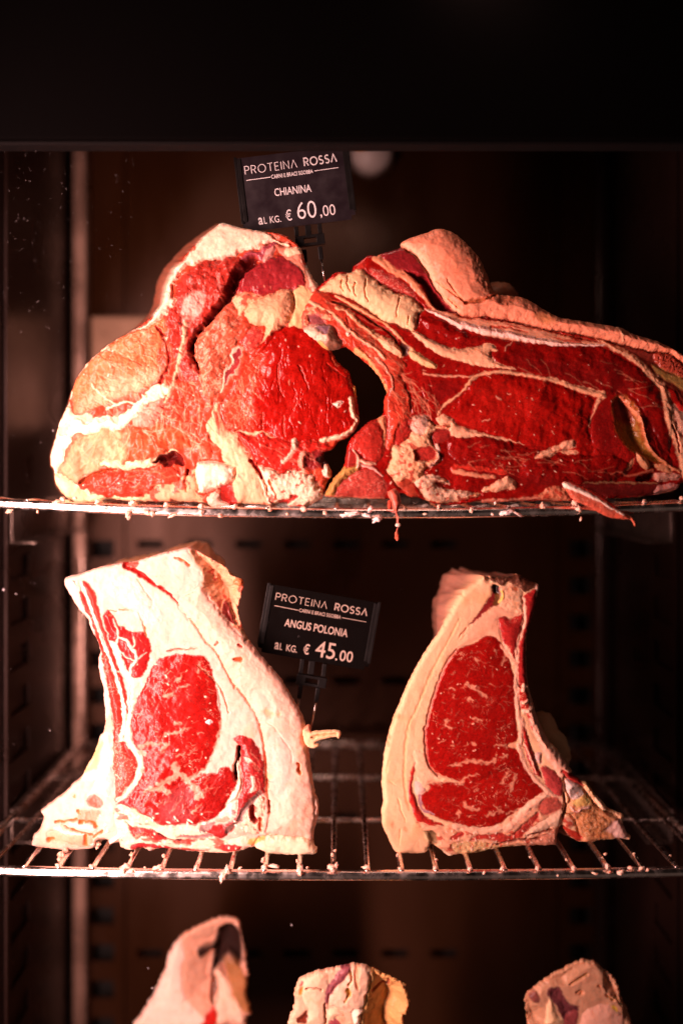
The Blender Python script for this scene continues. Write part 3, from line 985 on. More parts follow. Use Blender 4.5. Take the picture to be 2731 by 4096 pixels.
    # fine wet drying cracks of that muscle
    sl, X, Y, sd = c.region('S4 440,-90 900,-200 1250,0 1380,300 1380,560 1000,670 650,630 420,560 420,300', warp=2)
    r1 = np.abs(perlin(X / 26 + .5 * perlin(X / 40, Y / 40, 3), Y / 120, 61))
    r2 = np.abs(perlin(X / 11, Y / 60, 62))
    wv = ss(-.05, .35, perlin(X / 60, Y / 75, 63))
    wv2 = ss(.0, .4, perlin(X / 40, Y / 45, 64))
    c.h[sl] += ss(0, 25, sd) * (-.0009 * ss(.12, .0, r1) * wv - .0005 * ss(.15, 0, r2) * wv2)
    for p in ('S4 700,0 700,120 720,220 750,290', 'S4 890,0 930,100 960,180 975,220', 'S4 565,440 560,540 575,600', 'S4 752,470 750,580 758,640', 'S4 1140,-10 1220,50 1300,105', 'S4 830,400 870,340 900,290'):
        c.stroke(p, 6, 3, (.55, .05, .03), dh=-.0012, edge=3, gloss=.2)
    c.stroke('S4 1350,305 1370,430 1412,490 1352,585 1240,642 1085,675', 20, 16, (.78, .56, .40), dh=.003)
    c.stroke('S4 1395,185 1402,280', 18, 12, (.70, .42, .14), dh=.003)
    c.fat('S4 1190,340 1240,330 1275,345 1245,380 1215,370', (.90, .70, .62), bulge=.004, warp=1, rad=6)
    # muscle below the eye
    c.fat('S4 300,590 420,600 560,606 660,650 690,680 560,640 420,622 330,612', (.82, .50, .32), bulge=.002)
    c.lean('S4 312,596 420,618 560,622 650,652 800,690 1000,692 1100,692 1185,722 1090,792 1002,852 950,922 830,952 700,932 560,902 482,862 432,762 342,662', (.46, .018, .012), part='lean_muscle', bulge=.004, rad=26,
           fleck=.35, flen=4, ang=130, gloss=.26, rough=.0012, bumpy=.0014)
    c.stroke('S4 840,685 850,740 800,820 745,870', 24, 14, (.76, .46, .36), dh=.002)
    c.stroke('S4 930,800 905,860 930,940', 26, 18, (.66, .28, .2), dh=.002)
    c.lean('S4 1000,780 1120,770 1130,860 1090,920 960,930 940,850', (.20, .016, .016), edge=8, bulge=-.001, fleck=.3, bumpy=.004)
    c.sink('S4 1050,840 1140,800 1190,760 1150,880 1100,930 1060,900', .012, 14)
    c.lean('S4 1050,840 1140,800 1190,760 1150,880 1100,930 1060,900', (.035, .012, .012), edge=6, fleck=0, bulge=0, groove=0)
    # crumbly white fat at the lower right
    c.fat('S4 500,895 600,922 720,952 880,952 960,982 1030,1000 1052,1092 1092,1165 1000,1235 940,1266 800,1272 640,1250 560,1030', (.90, .72, .56), bulge=.006, rad=20, rough=.0035, size=22, red=.10, groove=.002)
    c.fat('S4 1080,940 1120,900 1160,920 1185,990 1130,985', (.78, .60, .50), bulge=.006, rough=.003)
    c.stroke('S4 545,1000 580,1110 632,1240', 10, 14, (.92, .78, .66), dh=.002)
    c.stroke('S4 460,860 520,940 560,1010', 14, 10, (.35, .02, .02), dh=-.003)
    c.stroke('S4 620,1030 660,1120 690,1200', 10, 6, (.6, .2, .1), dh=-.003)
    c.lean('S4 700,1190 790,1190 830,1170 900,1190 860,1215 780,1240 700,1235', (.45, .04, .03), bulge=-.002, fleck=.4, edge=3)
    PAL, DRK = (.80, .42, .27), (.30, .018, .010)
    c.fibres(90, 'A 700,900 880,1000 1000,1200 960,1400 860,1480 620,1380 700,1200', 62, 22, (30, 110), (3, 8), (PAL, PAL, DRK), .65, .0004, 1)
    c.fibres(60, 'A 900,900 1060,780 1090,900 1000,1180 930,1200', 115, 20, (25, 80), (3, 7), (PAL, PAL, DRK), .6, .0003, 2)
    c.fibres(50, 'A 760,860 850,650 1040,610 1010,780 870,960 800,1080', 55, 30, (25, 80), (4, 9), (DRK, (.62, .22, .18), DRK), .6, .0005, 3)
    c.fibres(70, 'A 330,1270 360,1120 500,980 700,900 700,1130 560,1220', 28, 14, (30, 120), (3, 7), ((.86, .50, .32), (.86, .50, .32), (.50, .085, .03)), .5, .0004, 4)
    c.fibres(50, 'A 300,1580 330,1430 560,1370 590,1480 440,1545', -62, 16, (30, 100), (3, 7), ((.86, .58, .38), (.58, .16, .05)), .5, .0004, 5)
    c.fibres(40, 'A 380,1640 440,1560 700,1520 790,1560 700,1640', -14, 14, (30, 100), (3, 8), ((.70, .22, .12), DRK), .6, .0005, 6)
    c.fibres(60, 'S4 150,380 400,-60 560,0 480,400 400,580 220,560', 70, 30, (20, 70), (2.5, 6), ((.74, .28, .17), (.74, .28, .17), DRK), .65, .0003, 7)
    c.fibres(40, 'S4 320,620 700,660 1150,720 950,900 560,880', 35, 20, (25, 80), (3, 7), ((.66, .2, .14), DRK), .55, .0004, 8)
    c.specks(20, (640, 1300, 1400, 1750), (1.5, 3.5), (.86, .5, .38))
    c.specks(16, (200, 1250, 900, 2000), (2, 4), (.9, .62, .5))
    def back(bx, by):
        up = ss(1420, 1120, by) * ss(1000, 700, bx)
        return (-48 * up, 6 + 0 * by)
    c.build(root, .085, side_col=(.40, .13, .075), side_noise=.001, back=back, minz=Z1T - .0022)
    return root
steak_left()

# ------------------------------------------------------------------ big T-bone, right on the upper shelf
def steak_right():
    root = thing('beef_steak', 'deep red T-bone steak with a folded pink fat flap on top', 'meat',
                 ((2050 - CX) * S, .05, Z1T), 'large T-bone steaks on the upper shelf')
    c = Cut('T1 38,770 58,695 108,605 140,562 195,500 260,452 330,395 430,402 458,352 530,300 572,268 640,270 690,250 760,232 826,205 822,182 860,150 1000,96 1120,60 1190,65 1290,120 1400,230 1462,310 1530,470 '
            'T2 78,90 120,140 200,152 330,170 450,240 600,322 740,345 920,376 1080,405 1200,460 1340,500 1470,556 1568,612 X 2800,1480 2830,1700 2800,1900 '
            'T4 1568,845 1540,890 1435,922 1350,942 1150,962 950,972 600,992 400,988 0,1004 T3 1250,1030 1000,1062 850,1032 780,1002 700,996 640,962 560,1000 500,1015 230,1002 40,992 '
            '60,930 100,852 180,762 202,640 230,552 282,490 380,402 440,380 496,330 502,225 522,180 492,100 425,0 T1 520,1085 480,1050 402,992 360,1002 260,1022 212,1002 148,946 80,902 55,860',
            .020, 3.0, 2, base=(.36, .012, .008), ragged=2.2, thin=.78, tint=(.97, .84, .78))
    c.lean('T1 0,0 1568,0 T2 1568,0 T4 1700,1100 T3 0,1100 T1 0,1176', (.28, .0055, .004), edge=6, bulge=0, swell=.0022, fleck=.22, flen=4, ang=20, groove=0, gloss=.24, tone=.25, grain=.14)
    # upper lean band
    c.lean('B 516,412 600,424 720,480 850,502 1000,524 1230,535 1330,582 1440,655 1500,755 1522,860 1500,1000 1420,960 1330,730 1250,715 1060,660 920,632 840,622 800,592 822,548 790,525 700,520 610,480 540,450', LEAN2,
           part='lean_muscle', swell=.0022, bulge=.004, rad=50, fleck=.2, flen=5, ang=15, gloss=.22, tone=.25, grain=.12)
    # eye muscle
    c.lean('B 640,800 655,765 700,720 742,662 832,636 932,652 1062,682 1152,717 1210,742 1190,850 1215,950 1150,960 1080,935 942,922 822,884 702,842 650,815', (.30, .005, .003), part='loin_muscle', swell=.0022, bulge=.004, rad=60, fleck=.16, ang=70,
           flen=3, gloss=.25, tone=.18, grain=.10)
    c.lean('B 640,895 762,885 862,905 962,935 1102,965 1290,965 1362,1012 1300,1062 1152,1082 1002,1072 852,1032 702,1002 640,965', (.235, .0045, .0035), part='lean_muscle', swell=.002, bulge=.003, rad=30, fleck=.35, flen=4, ang=10,
           gloss=.25, bumpy=.0014, rough=.001)
    # muscle and pocket on the right
    c.lean('B 1215,760 1300,715 1380,740 1470,900 1530,1010 1440,1010 1360,1000 1290,955 1215,930 1200,860', (.27, .006, .005), part='lean_muscle', bulge=.003, rad=30, fleck=.25, flen=4, ang=60, gloss=.22)
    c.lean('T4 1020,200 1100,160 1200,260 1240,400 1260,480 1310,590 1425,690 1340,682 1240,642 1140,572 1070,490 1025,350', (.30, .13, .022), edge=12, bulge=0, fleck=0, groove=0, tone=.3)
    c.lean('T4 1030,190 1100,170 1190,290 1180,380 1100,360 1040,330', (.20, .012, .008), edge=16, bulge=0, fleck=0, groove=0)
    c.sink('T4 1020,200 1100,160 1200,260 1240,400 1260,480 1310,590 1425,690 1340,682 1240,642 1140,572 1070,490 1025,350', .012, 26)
    c.stroke('T4 1080,170 1160,250 1232,350 1262,480 1312,590 1425,690 1540,760', 16, 10, (.70, .30, .16), dh=.004)
    c.stroke('T4 1060,450 1110,530 1140,580', 6, 4, (.7, .35, .15), dh=.001)
    # outer side on the far right
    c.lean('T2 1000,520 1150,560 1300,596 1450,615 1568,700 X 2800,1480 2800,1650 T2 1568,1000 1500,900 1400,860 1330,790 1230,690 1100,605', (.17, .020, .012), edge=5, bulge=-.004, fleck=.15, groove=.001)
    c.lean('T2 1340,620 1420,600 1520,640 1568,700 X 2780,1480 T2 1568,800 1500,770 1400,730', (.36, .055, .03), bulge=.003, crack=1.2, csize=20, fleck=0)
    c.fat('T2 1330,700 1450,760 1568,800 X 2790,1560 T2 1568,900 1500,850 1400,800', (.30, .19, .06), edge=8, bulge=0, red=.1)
    c.stroke('T2 900,492 1000,556 1102,602 1232,692 1332,792 1402,872 1432,962 1462,1062 T4 1450,260 1482,420 1530,500 1560,620 X 2750,1900', 22, 64, (.76, .42, .26), dh=.004, edge=4)
    c.stroke('T4 1500,250 1540,330 1568,420', 40, 60, (.80, .46, .34), dh=.002)
    c.stroke('T4 1480,400 1520,480 1540,600', 8, 8, (.40, .03, .02), dh=-.002)
    c.lean('T4 1510,220 1568,230 X 2760,1640 T4 1568,290 1530,270', (.5, .02, .015), bulge=.002, fleck=.1)
    # darker and brighter red patches with soft edges
    for b in ('B 900,560 1060,590 1220,640 1260,700 1150,690 1050,650 930,620', 'B 1180,560 1300,590 1380,660 1330,720 1260,680', 'B 1220,800 1270,760 1300,860 1290,950 1230,930', 'B 660,990 800,1010 980,1050 1150,1070 1000,1090 800,1060',
              'B 560,690 640,670 690,690 640,740 590,760', 'B 1400,760 1470,860 1500,960 1450,930'):
        c.lean(b, (.13, .004, .004), edge=26, bulge=0, fleck=.1, groove=0, alpha=.6, warp=12)
    for b in ('B 760,700 900,690 960,760 900,830 780,800', 'B 660,820 720,800 760,850 720,870'):
        c.lean(b, (.46, .012, .007), edge=34, bulge=0, fleck=.15, groove=0, alpha=.6, warp=12)
    # seams
    c.fat('B 488,462 560,500 660,540 740,532 800,520 832,545 806,555 826,592 905,622 782,612 690,592 600,562 520,502', (.82, .48, .30), bulge=.003, rad=12, part='fat', rough=.0016, stretch=3, ang=20)
    c.stroke('B 540,640 620,648 700,650 742,655', 10, 8, (.78, .38, .25))
    c.stroke('B 598,800 622,762 690,712 742,652 832,632 922,642 1062,667 1150,700 1242,722', 10, 24, (.78, .43, .26), dh=.0015)
    c.stroke('B 1240,722 1218,782 1190,850', 16, 4, (.76, .40, .25), dh=.001)
    c.stroke('B 1140,690 1200,712 1250,725', 30, 38, (.76, .40, .24), dh=.0015)
    c.fat('B 590,815 625,802 680,842 760,872 880,902 940,922 860,902 760,888 670,892 620,862', (.80, .46, .30), bulge=.002, rad=10)
    for p in ('B 770,828 800,822', 'B 825,730 845,745', 'B 965,735 970,745', 'B 1045,870 1055,882', 'B 870,715 880,720', 'B 860,545 890,510', 'B 780,640 800,655'):
        c.stroke(p, 7, 4, (.74, .34, .24), dh=.0006, warp=6)
    c.stroke('B 1320,730 1350,770 1370,830', 8, 5, (.66, .18, .1), dh=.001)
    # cavity below the flap
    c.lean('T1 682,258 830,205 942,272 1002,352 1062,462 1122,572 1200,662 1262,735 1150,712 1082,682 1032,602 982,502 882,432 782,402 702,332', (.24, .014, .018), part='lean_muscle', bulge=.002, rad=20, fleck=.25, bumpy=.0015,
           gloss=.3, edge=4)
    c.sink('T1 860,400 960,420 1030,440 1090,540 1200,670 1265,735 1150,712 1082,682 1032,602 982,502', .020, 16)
    # cream fat behind the rib ends
    c.fat('T1 190,545 330,432 440,402 520,382 592,440 692,512 802,572 905,602 965,652 1010,705 965,742 952,852 882,855 802,815 702,792 622,732 560,692 450,622 360,582 280,562', (.84, .60, .36), part='fat_lobe', bulge=.006,
          rad=26, rough=.0022, size=46, groove=.002)
    for p in ('T1 370,470 360,520 380,560', 'T1 410,440 412,520 430,560', 'T1 470,500 460,560 480,600', 'T1 560,460 545,560 570,640', 'T1 820,610 800,680 790,760', 'T1 890,760 880,820'):
        c.stroke(p, 5, 3, (.62, .36, .18), dh=-.0022)
    c.stroke('T1 640,300 700,350 800,410 900,470 980,560 1050,640 1090,690', 40, 30, (.72, .30, .17), dh=.003)
    c.lean('T1 482,372 530,312 562,342 532,392', (.46, .03, .02), fleck=.2, bulge=.001)
    c.lean('T1 586,382 652,390 752,432 862,492 945,592 882,592 782,542 682,492 600,432', (.48, .05, .04), part='lean_muscle', bulge=.002, fleck=.6, net=.7, netsize=20, fleckcol=(.8, .46, .36))
    # white membrane along the top and the layers of fat over it
    c.fat('T1 1010,690 1150,712 1290,738 T2 0,345 200,368 480,430 700,490 940,535 960,548 700,540 400,530 0,470 T1 1300,800 1150,760', (.70, .34, .22), bulge=.001, rad=10, stretch=5, ang=14, size=20, red=.12)
    c.fat('T1 1020,696 1150,732 1300,792 1568,862 T2 0,402 250,455 500,505 700,532 945,546 900,556 600,556 400,532 200,492 0,462 T1 1400,872 1250,832 1150,768', (.88, .68, .62), part='membrane', bulge=.004, rad=10, rough=.0004, gloss=.35)
    c.stroke('T2 60,405 200,410 350,450', 12, 6, (.5, .07, .04), dh=-.001)
    c.stroke('T2 0,332 120,352 300,378 480,420', 10, 6, (.26, .03, .025), dh=-.003)
    c.stroke('T2 480,425 700,480 900,520', 5, 4, (.45, .12, .07), dh=-.002)
    # fat flap folded over the top
    c.fat('T1 822,182 860,150 1000,92 1120,55 1190,60 1290,115 1400,225 1465,305 1535,470 T2 82,95 130,140 210,148 330,165 450,235 600,318 740,340 920,370 1080,400 1200,455 1340,495 1470,550 1568,605 X 2800,1470 '
          '2800,1510 T2 1568,692 1455,612 1302,592 1152,556 1002,522 900,496 800,472 640,442 480,420 330,382 200,352 0,322 T1 1400,762 1300,745 1258,708 1205,665 1122,562 1062,462 1002,352 942,275 830,207',
          (.80, .32, .20), part='fat_cap', bulge=.012, rad=44, rough=.0016, groove=.004, size=60)
    c.fat('T1 826,186 880,190 960,240 1040,330 1090,430 1130,520 1220,640 1290,720 1240,700 1160,600 1070,470 990,340 920,260', (.86, .56, .38), edge=8, bulge=.001, groove=0, alpha=.85)
    c.stroke('T1 1330,655 1420,640 1500,620 1568,590', 16, 10, (.55, .22, .1), dh=-.005, edge=5)
    for p in ('T1 1100,480 1200,560 1310,640', 'T1 1180,470 1240,560 1320,650', 'T1 1120,560 1200,620 1280,690'):
        c.stroke(p, 5, 8, (.68, .34, .18), dh=-.002)
    c.stroke('T1 1405,280 1412,330', 8, 6, (.4, .06, .03), dh=-.001)
    c.lean('T2 130,190 230,165 300,180 240,215 160,240', (.62, .16, .07), edge=16, bulge=0, fleck=0, groove=0, alpha=.6)
    c.lean('T2 400,300 520,320 560,370 460,380', (.66, .24, .08), edge=18, bulge=0, fleck=0, groove=0, alpha=.6)
    c.stroke('T2 1050,400 1075,460 1090,520', 12, 10, (.80, .50, .32), dh=.002)
    # ribs and fat strands on the left
    c.lean('T1 60,700 140,570 220,560 300,620 420,700 520,800 640,910 760,1010 870,1130 T3 640,60 700,200 700,380 560,600 520,600 520,350 T1 560,1130 480,1050 380,990 300,850 200,800', (.50, .045, .022), part='rib_muscle', bulge=.003,
           rad=20, fleck=.5, flen=7, ang=-42, bumpy=.002, rough=.0012, gloss=.28, fleckcol=(.82, .42, .25))
    c.stroke('T1 110,640 220,700 320,762 450,892 620,1005 700,1090', 16, 14, (.82, .46, .28), dh=.003)
    c.stroke('T1 330,690 400,712 500,802 640,912 720,992 830,1062', 18, 26, (.80, .46, .27), dh=.003)
    c.fat('T1 640,930 700,912 780,960 842,1010 830,1060 740,1035 690,990', (.82, .52, .32), bulge=.006, rad=14)
    c.stroke('T1 320,590 420,650 560,730 690,800 760,860 860,962 960,1062', 14, 12, (.78, .44, .24), dh=.002)
    c.stroke('T1 300,640 450,690 600,790 740,880 800,960', 12, 8, (.28, .10, .05), dh=-.004)
    c.fat('T1 880,1010 980,1050 1090,1120 1100,1160 1000,1140 900,1070', (.74, .50, .26), bulge=.003, rad=10)
    c.lean('T1 830,960 900,1000 880,1060 840,1060', (.12, .04, .03), edge=5, bulge=-.004, fleck=0)
    c.stroke('T1 430,870 520,940 620,1010 690,1060', 8, 8, (.82, .46, .3), dh=.002)
    c.stroke('T1 480,1020 560,1080 620,1160 T3 480,80 520,170', 26, 16, (.76, .36, .16), dh=.003, gloss=.3)
    c.stroke('T1 640,1080 720,1176 T3 560,80 570,160', 10, 6, (.78, .40, .28), dh=.002)
    c.fat('T1 30,770 60,700 120,690 200,690 300,740 280,790 200,770 130,760 90,830 50,860', (.80, .40, .24), part='rib_muscle', bulge=.004, red=.4, rough=.003, size=22)
    c.lean('T1 110,740 180,740 230,800 200,820 120,810', (.26, .06, .06), bulge=.002, fleck=.4)
    c.fat('T1 55,858 150,822 282,822 330,900 365,950 352,1002 262,1022 212,1002 148,946 80,902', (.22, .11, .075), part='rib_bone', bulge=.008, rad=24, rough=.002, size=22)
    c.fat('T1 55,858 140,825 200,850 240,900 235,960 150,946 80,902', (.78, .58, .46), edge=10, bulge=.001, red=.1, groove=0)
    c.lean('T1 160,840 270,835 240,890 210,880', (.20, .10, .13), bulge=.001, fleck=.3, edge=6)
    c.stroke('T1 190,960 240,1000 260,1020', 16, 10, (.72, .36, .12), dh=.002)
    c.fat('T1 400,885 430,878 430,900 410,915', (.88, .72, .62), bulge=.005, rad=5, warp=1)
    # backbone at the lower left
    c.lean('T3 282,498 382,408 445,392 490,450 518,600 470,700 382,722 300,642 240,602', (.36, .022, .014), part='vertebra_bone', bulge=.003, rad=22, fleck=.3, bumpy=.0012, gloss=.4)
    c.fat('T3 440,385 500,360 515,460 512,600 500,600 490,470', (.70, .30, .16), bulge=.003)
    c.fat('T3 40,990 100,855 180,765 240,735 300,745 310,772 215,835 140,910 105,1000', (.48, .29, .09), part='vertebra_bone', bulge=.004, rad=16, rough=.0006)
    c.lean('T3 112,985 140,910 212,850 300,785 400,792 482,842 520,900 512,985 460,1000 112,1002', (.42, .05, .035), part='vertebra_bone', bulge=.002, fleck=.5, net=.4, netsize=26, bumpy=.002, gloss=.5, fleckcol=(.62, .24, .18))
    c.stroke('T3 262,632 300,700 292,765', 14, 16, (.76, .44, .32), dh=.003)
    c.stroke('T3 300,690 350,725 430,735', 20, 10, (.78, .46, .34), dh=.003)
    c.stroke('T3 300,745 400,765 490,830', 14, 10, (.68, .40, .36), dh=.003)
    c.lean('T3 200,640 250,620 290,690 270,750 200,760', (.30, .02, .015), bulge=.001, fleck=.3)
    c.stroke('T3 40,992 250,1000 500,1008', 12, 12, (.62, .2, .14), dh=.001)
    # fat and gristle in the middle
    c.fat('T3 560,602 650,562 722,482 690,402 752,362 832,362 902,432 1012,422 1002,462 902,482 872,540 902,602 942,652 932,722 862,752 802,802 852,832 1000,862 962,922 1202,962 1252,982 1000,1042 852,1022 782,952 742,882 652,922 '
          '602,902 560,842 522,782 560,702', (.80, .48, .29), part='fat', bulge=.005, rad=22, rough=.0035, size=26, red=.2, groove=.002)
    c.fat('T3 690,400 750,362 832,362 850,420 800,500 720,480', (.66, .44, .36), bulge=.002, edge=8)
    c.lean('T3 735,640 800,602 890,612 905,680 850,712 760,708', (.40, .03, .022), part='vertebra_bone', bulge=-.001, fleck=.4, bumpy=.001)
    c.stroke('T3 910,590 930,650 915,710 860,750', 16, 12, (.66, .42, .36), dh=.003)
    c.lean('T3 870,500 920,462 1010,470 1020,520 960,570 900,560', (.36, .025, .02), bulge=.002, fleck=.4)
    c.lean('T3 590,480 650,400 720,380 700,480 660,560 590,590', (.40, .025, .018), bulge=.002, fleck=.6, flen=6, ang=70)
    c.fat('T3 740,870 860,820 990,860 1000,890 900,900 1000,930 1200,965 1000,1030 860,1020 790,950', (.86, .62, .46), bulge=.004, rad=14, rough=.003, size=20, red=.12)
    c.lean('T3 900,880 960,890 1000,930 940,930', (.35, .03, .02), bulge=-.003, fleck=0)
    c.lean('T3 600,880 700,860 760,960 770,995 700,995 640,930', (.40, .05, .025), bulge=.001, fleck=.6, flen=5, ang=110)
    c.stroke('T3 1050,790 1150,810 1250,830 1360,835', 26, 16, (.74, .32, .2), dh=.002)
    c.stroke('T3 1040,770 1100,755 1250,775 1450,800', 22, 26, (.52, .035, .022), dh=.003)
    c.fat('T3 1330,905 1400,860 1480,838 1545,915 1420,945 1300,955 1270,940', (.86, .54, .36), bulge=.006, rad=14, rough=.003)
    c.fat('T4 400,655 440,610 560,562 640,520 702,510 722,560 612,600 520,640', (.80, .44, .29), bulge=.004, rad=12, red=.1, rough=.002)
    c.fat('T4 600,600 700,588 745,605 700,622', (.78, .4, .25), bulge=.003)
    c.fat('T4 1196,596 1262,642 1310,715 1272,742 1205,670', (.76, .40, .22), bulge=.005, rad=10, warp=2)
    c.fat('T4 1120,735 1170,655 1180,690 1130,745', (.62, .25, .14), bulge=.003, warp=2)
    c.fat('T4 1330,705 1440,702 1480,765 1400,750', (.76, .36, .2), bulge=.004)
    c.stroke('T4 1000,780 1060,760 1150,790 1330,745', 6, 18, (.62, .16, .1), dh=.002)
    c.fat('T4 1345,765 1450,768 1550,790 1500,822 1365,832', (.78, .42, .34), bulge=.004, rad=14)
    c.fat('T4 780,848 900,836 1150,838 1360,846 1352,856 1100,852', (.56, .30, .16), bulge=.002)
    c.lean('T4 780,856 1100,856 1355,860 1350,940 950,945 820,900', (.26, .018, .016), part='vertebra_bone', bulge=.001, fleck=.3, bumpy=.001, gloss=.5)
    c.sink('T4 1200,815 1330,760 1345,830 1230,835', .012, 10)
    c.fat('T4 1360,875 1470,852 1560,860 1530,895 1438,925 1348,942', (.74, .36, .34), bulge=.004, rad=16)
    c.stroke('T4 0,985 200,982 420,965 600,985', 18, 12, (.62, .24, .17), dh=.002)
    c.fat('T4 400,950 480,920 500,880 620,880 690,960 600,990', (.62, .24, .14), bulge=.003, red=.3, rough=.003, size=18)
    PAL, DRK = (.70, .28, .17), (.13, .005, .004)
    c.fibres(70, 'B 640,820 850,640 1200,740 1190,900 940,915', 20, 30, (30, 110), (2.5, 6), (DRK, DRK, (.40, .012, .008)), .5, .0002, 11)
    c.fibres(70, 'B 530,430 850,510 1300,560 1480,750 1500,900 1250,700 820,610', 18, 14, (40, 140), (2.5, 6), (DRK, DRK, (.40, .012, .008), PAL), .45, .0002, 12)
    c.fibres(70, 'B 650,900 1100,970 1350,1010 1150,1075 700,1000', 8, 16, (30, 110), (3, 7), (DRK, DRK, PAL), .5, .0004, 13)
    c.fibres(60, 'B 1240,770 1380,750 1520,1000 1300,950', 65, 14, (30, 100), (3, 6), (DRK, (.42, .015, .01)), .5, .0003, 14)
    c.fibres(80, 'B 110,330 260,360 400,540 600,760 480,830 390,700 280,520', 48, 12, (40, 130), (3, 8), (PAL, PAL, DRK), .6, .0004, 15)
    c.fibres(40, 'B 390,740 560,650 640,780 500,860 420,840', 75, 20, (30, 100), (3, 8), (PAL, DRK, DRK), .6, .0004, 16)
    c.specks(26, (1800, 1400, 2700, 2000), (1.0, 2.2), (.80, .40, .30))
    c.specks(24, (1500, 1800, 2300, 2040), (1.5, 3.4), (.82, .5, .36))
    def back(bx, by):
        return (0 * bx, 8 + 0 * by)
    c.build(root, .085, side_col=(.50, .20, .10), back=back, minz=Z1T - .0026)
    # far end of the fat flap, behind the fold
    lump('fat_cap', root, P(1960, 1195, .085), (.028, .02, .016), 4, (.42, .17, .10), .25)
    # splinter of bone reaching over the rail, in front of it
    b = Cut('T4 628,852 655,838 740,850 900,930 1000,1000 1112,1082 1170,1112 1195,1145 1206,1180 1190,1182 1165,1140 1090,1132 980,1115 900,1072 800,1022 720,985 660,915', -.012, 2.5, 21, base=(.55, .13, .07), ragged=2.0)
    b.names[0] = 'bone_splinter'
    b.lean('T4 628,852 655,838 740,850 900,930 1000,1000 1112,1082 1206,1180 1165,1140 1090,1132 980,1115 900,1072 800,1022 720,985 660,915', (.50, .09, .05), bulge=.002, rad=10, fleck=.5, net=.5, netsize=20, bumpy=.002)
    b.lean('T4 660,842 740,848 900,925 1000,995 1110,1078 1040,1050 940,985 800,905', (.45, .025, .018), bulge=.002, rad=8, fleck=.1)
    b.stroke('T4 640,858 760,910 880,965 980,1030 1110,1095', 20, 8, (.92, .70, .58), dh=.001)
    b.build(root, .022, side_col=(.4, .06, .03), round_px=10, rings=3, side_noise=.001)
    # shred hanging off the bone end
    bm = bmesh.new()
    path = [P(1280 + x / 1.96, 1480 + y / 1.96, -.009) for x, y in ((560, 940), (585, 990), (600, 1040), (597, 1090), (604, 1130), (608, 1190), (604, 1250), (603, 1290))]
    add_tube(bm, path, [.004, .0045, .0036, .0022, .0011, .0006, .0002, .0002], 10)
    bmesh.ops.subdivide_edges(bm, edges=bm.edges[:], cuts=1)
    for v in bm.verts:
        n = .0022 * perlin(np.array([v.co.x * 400.]), np.array([v.co.z * 300. + v.co.y * 500]), 3)[0]
        v.co.x += n; v.co.y += n * .5
    sh = bm_obj('meat_shred', bm, simple_mat('shred_red', (.55, .10, .06), .4, 0, .25, 250.), root)
    lump('fat_drop', sh, P(1280 + 610 / 1.96, 1480 + 1215 / 1.96, -.009), (.0023, .002, .0016), 5, (.9, .74, .64), .5, sub=3)
    lump('meat_drop', sh, P(1280 + 602 / 1.96, 1480 + 1302 / 1.96, -.009), (.0019, .0018, .0044), 6, (.55, .08, .04), .5, sub=3, col2=(.7, .3, .2))
    lump('fat_shred', root, P(1280 + 545 / 1.96, 1480 + 1060 / 1.96, .0), (.002, .002, .0050), 8, (.5, .07, .04), .5, sub=3)
    return root
steak_right()

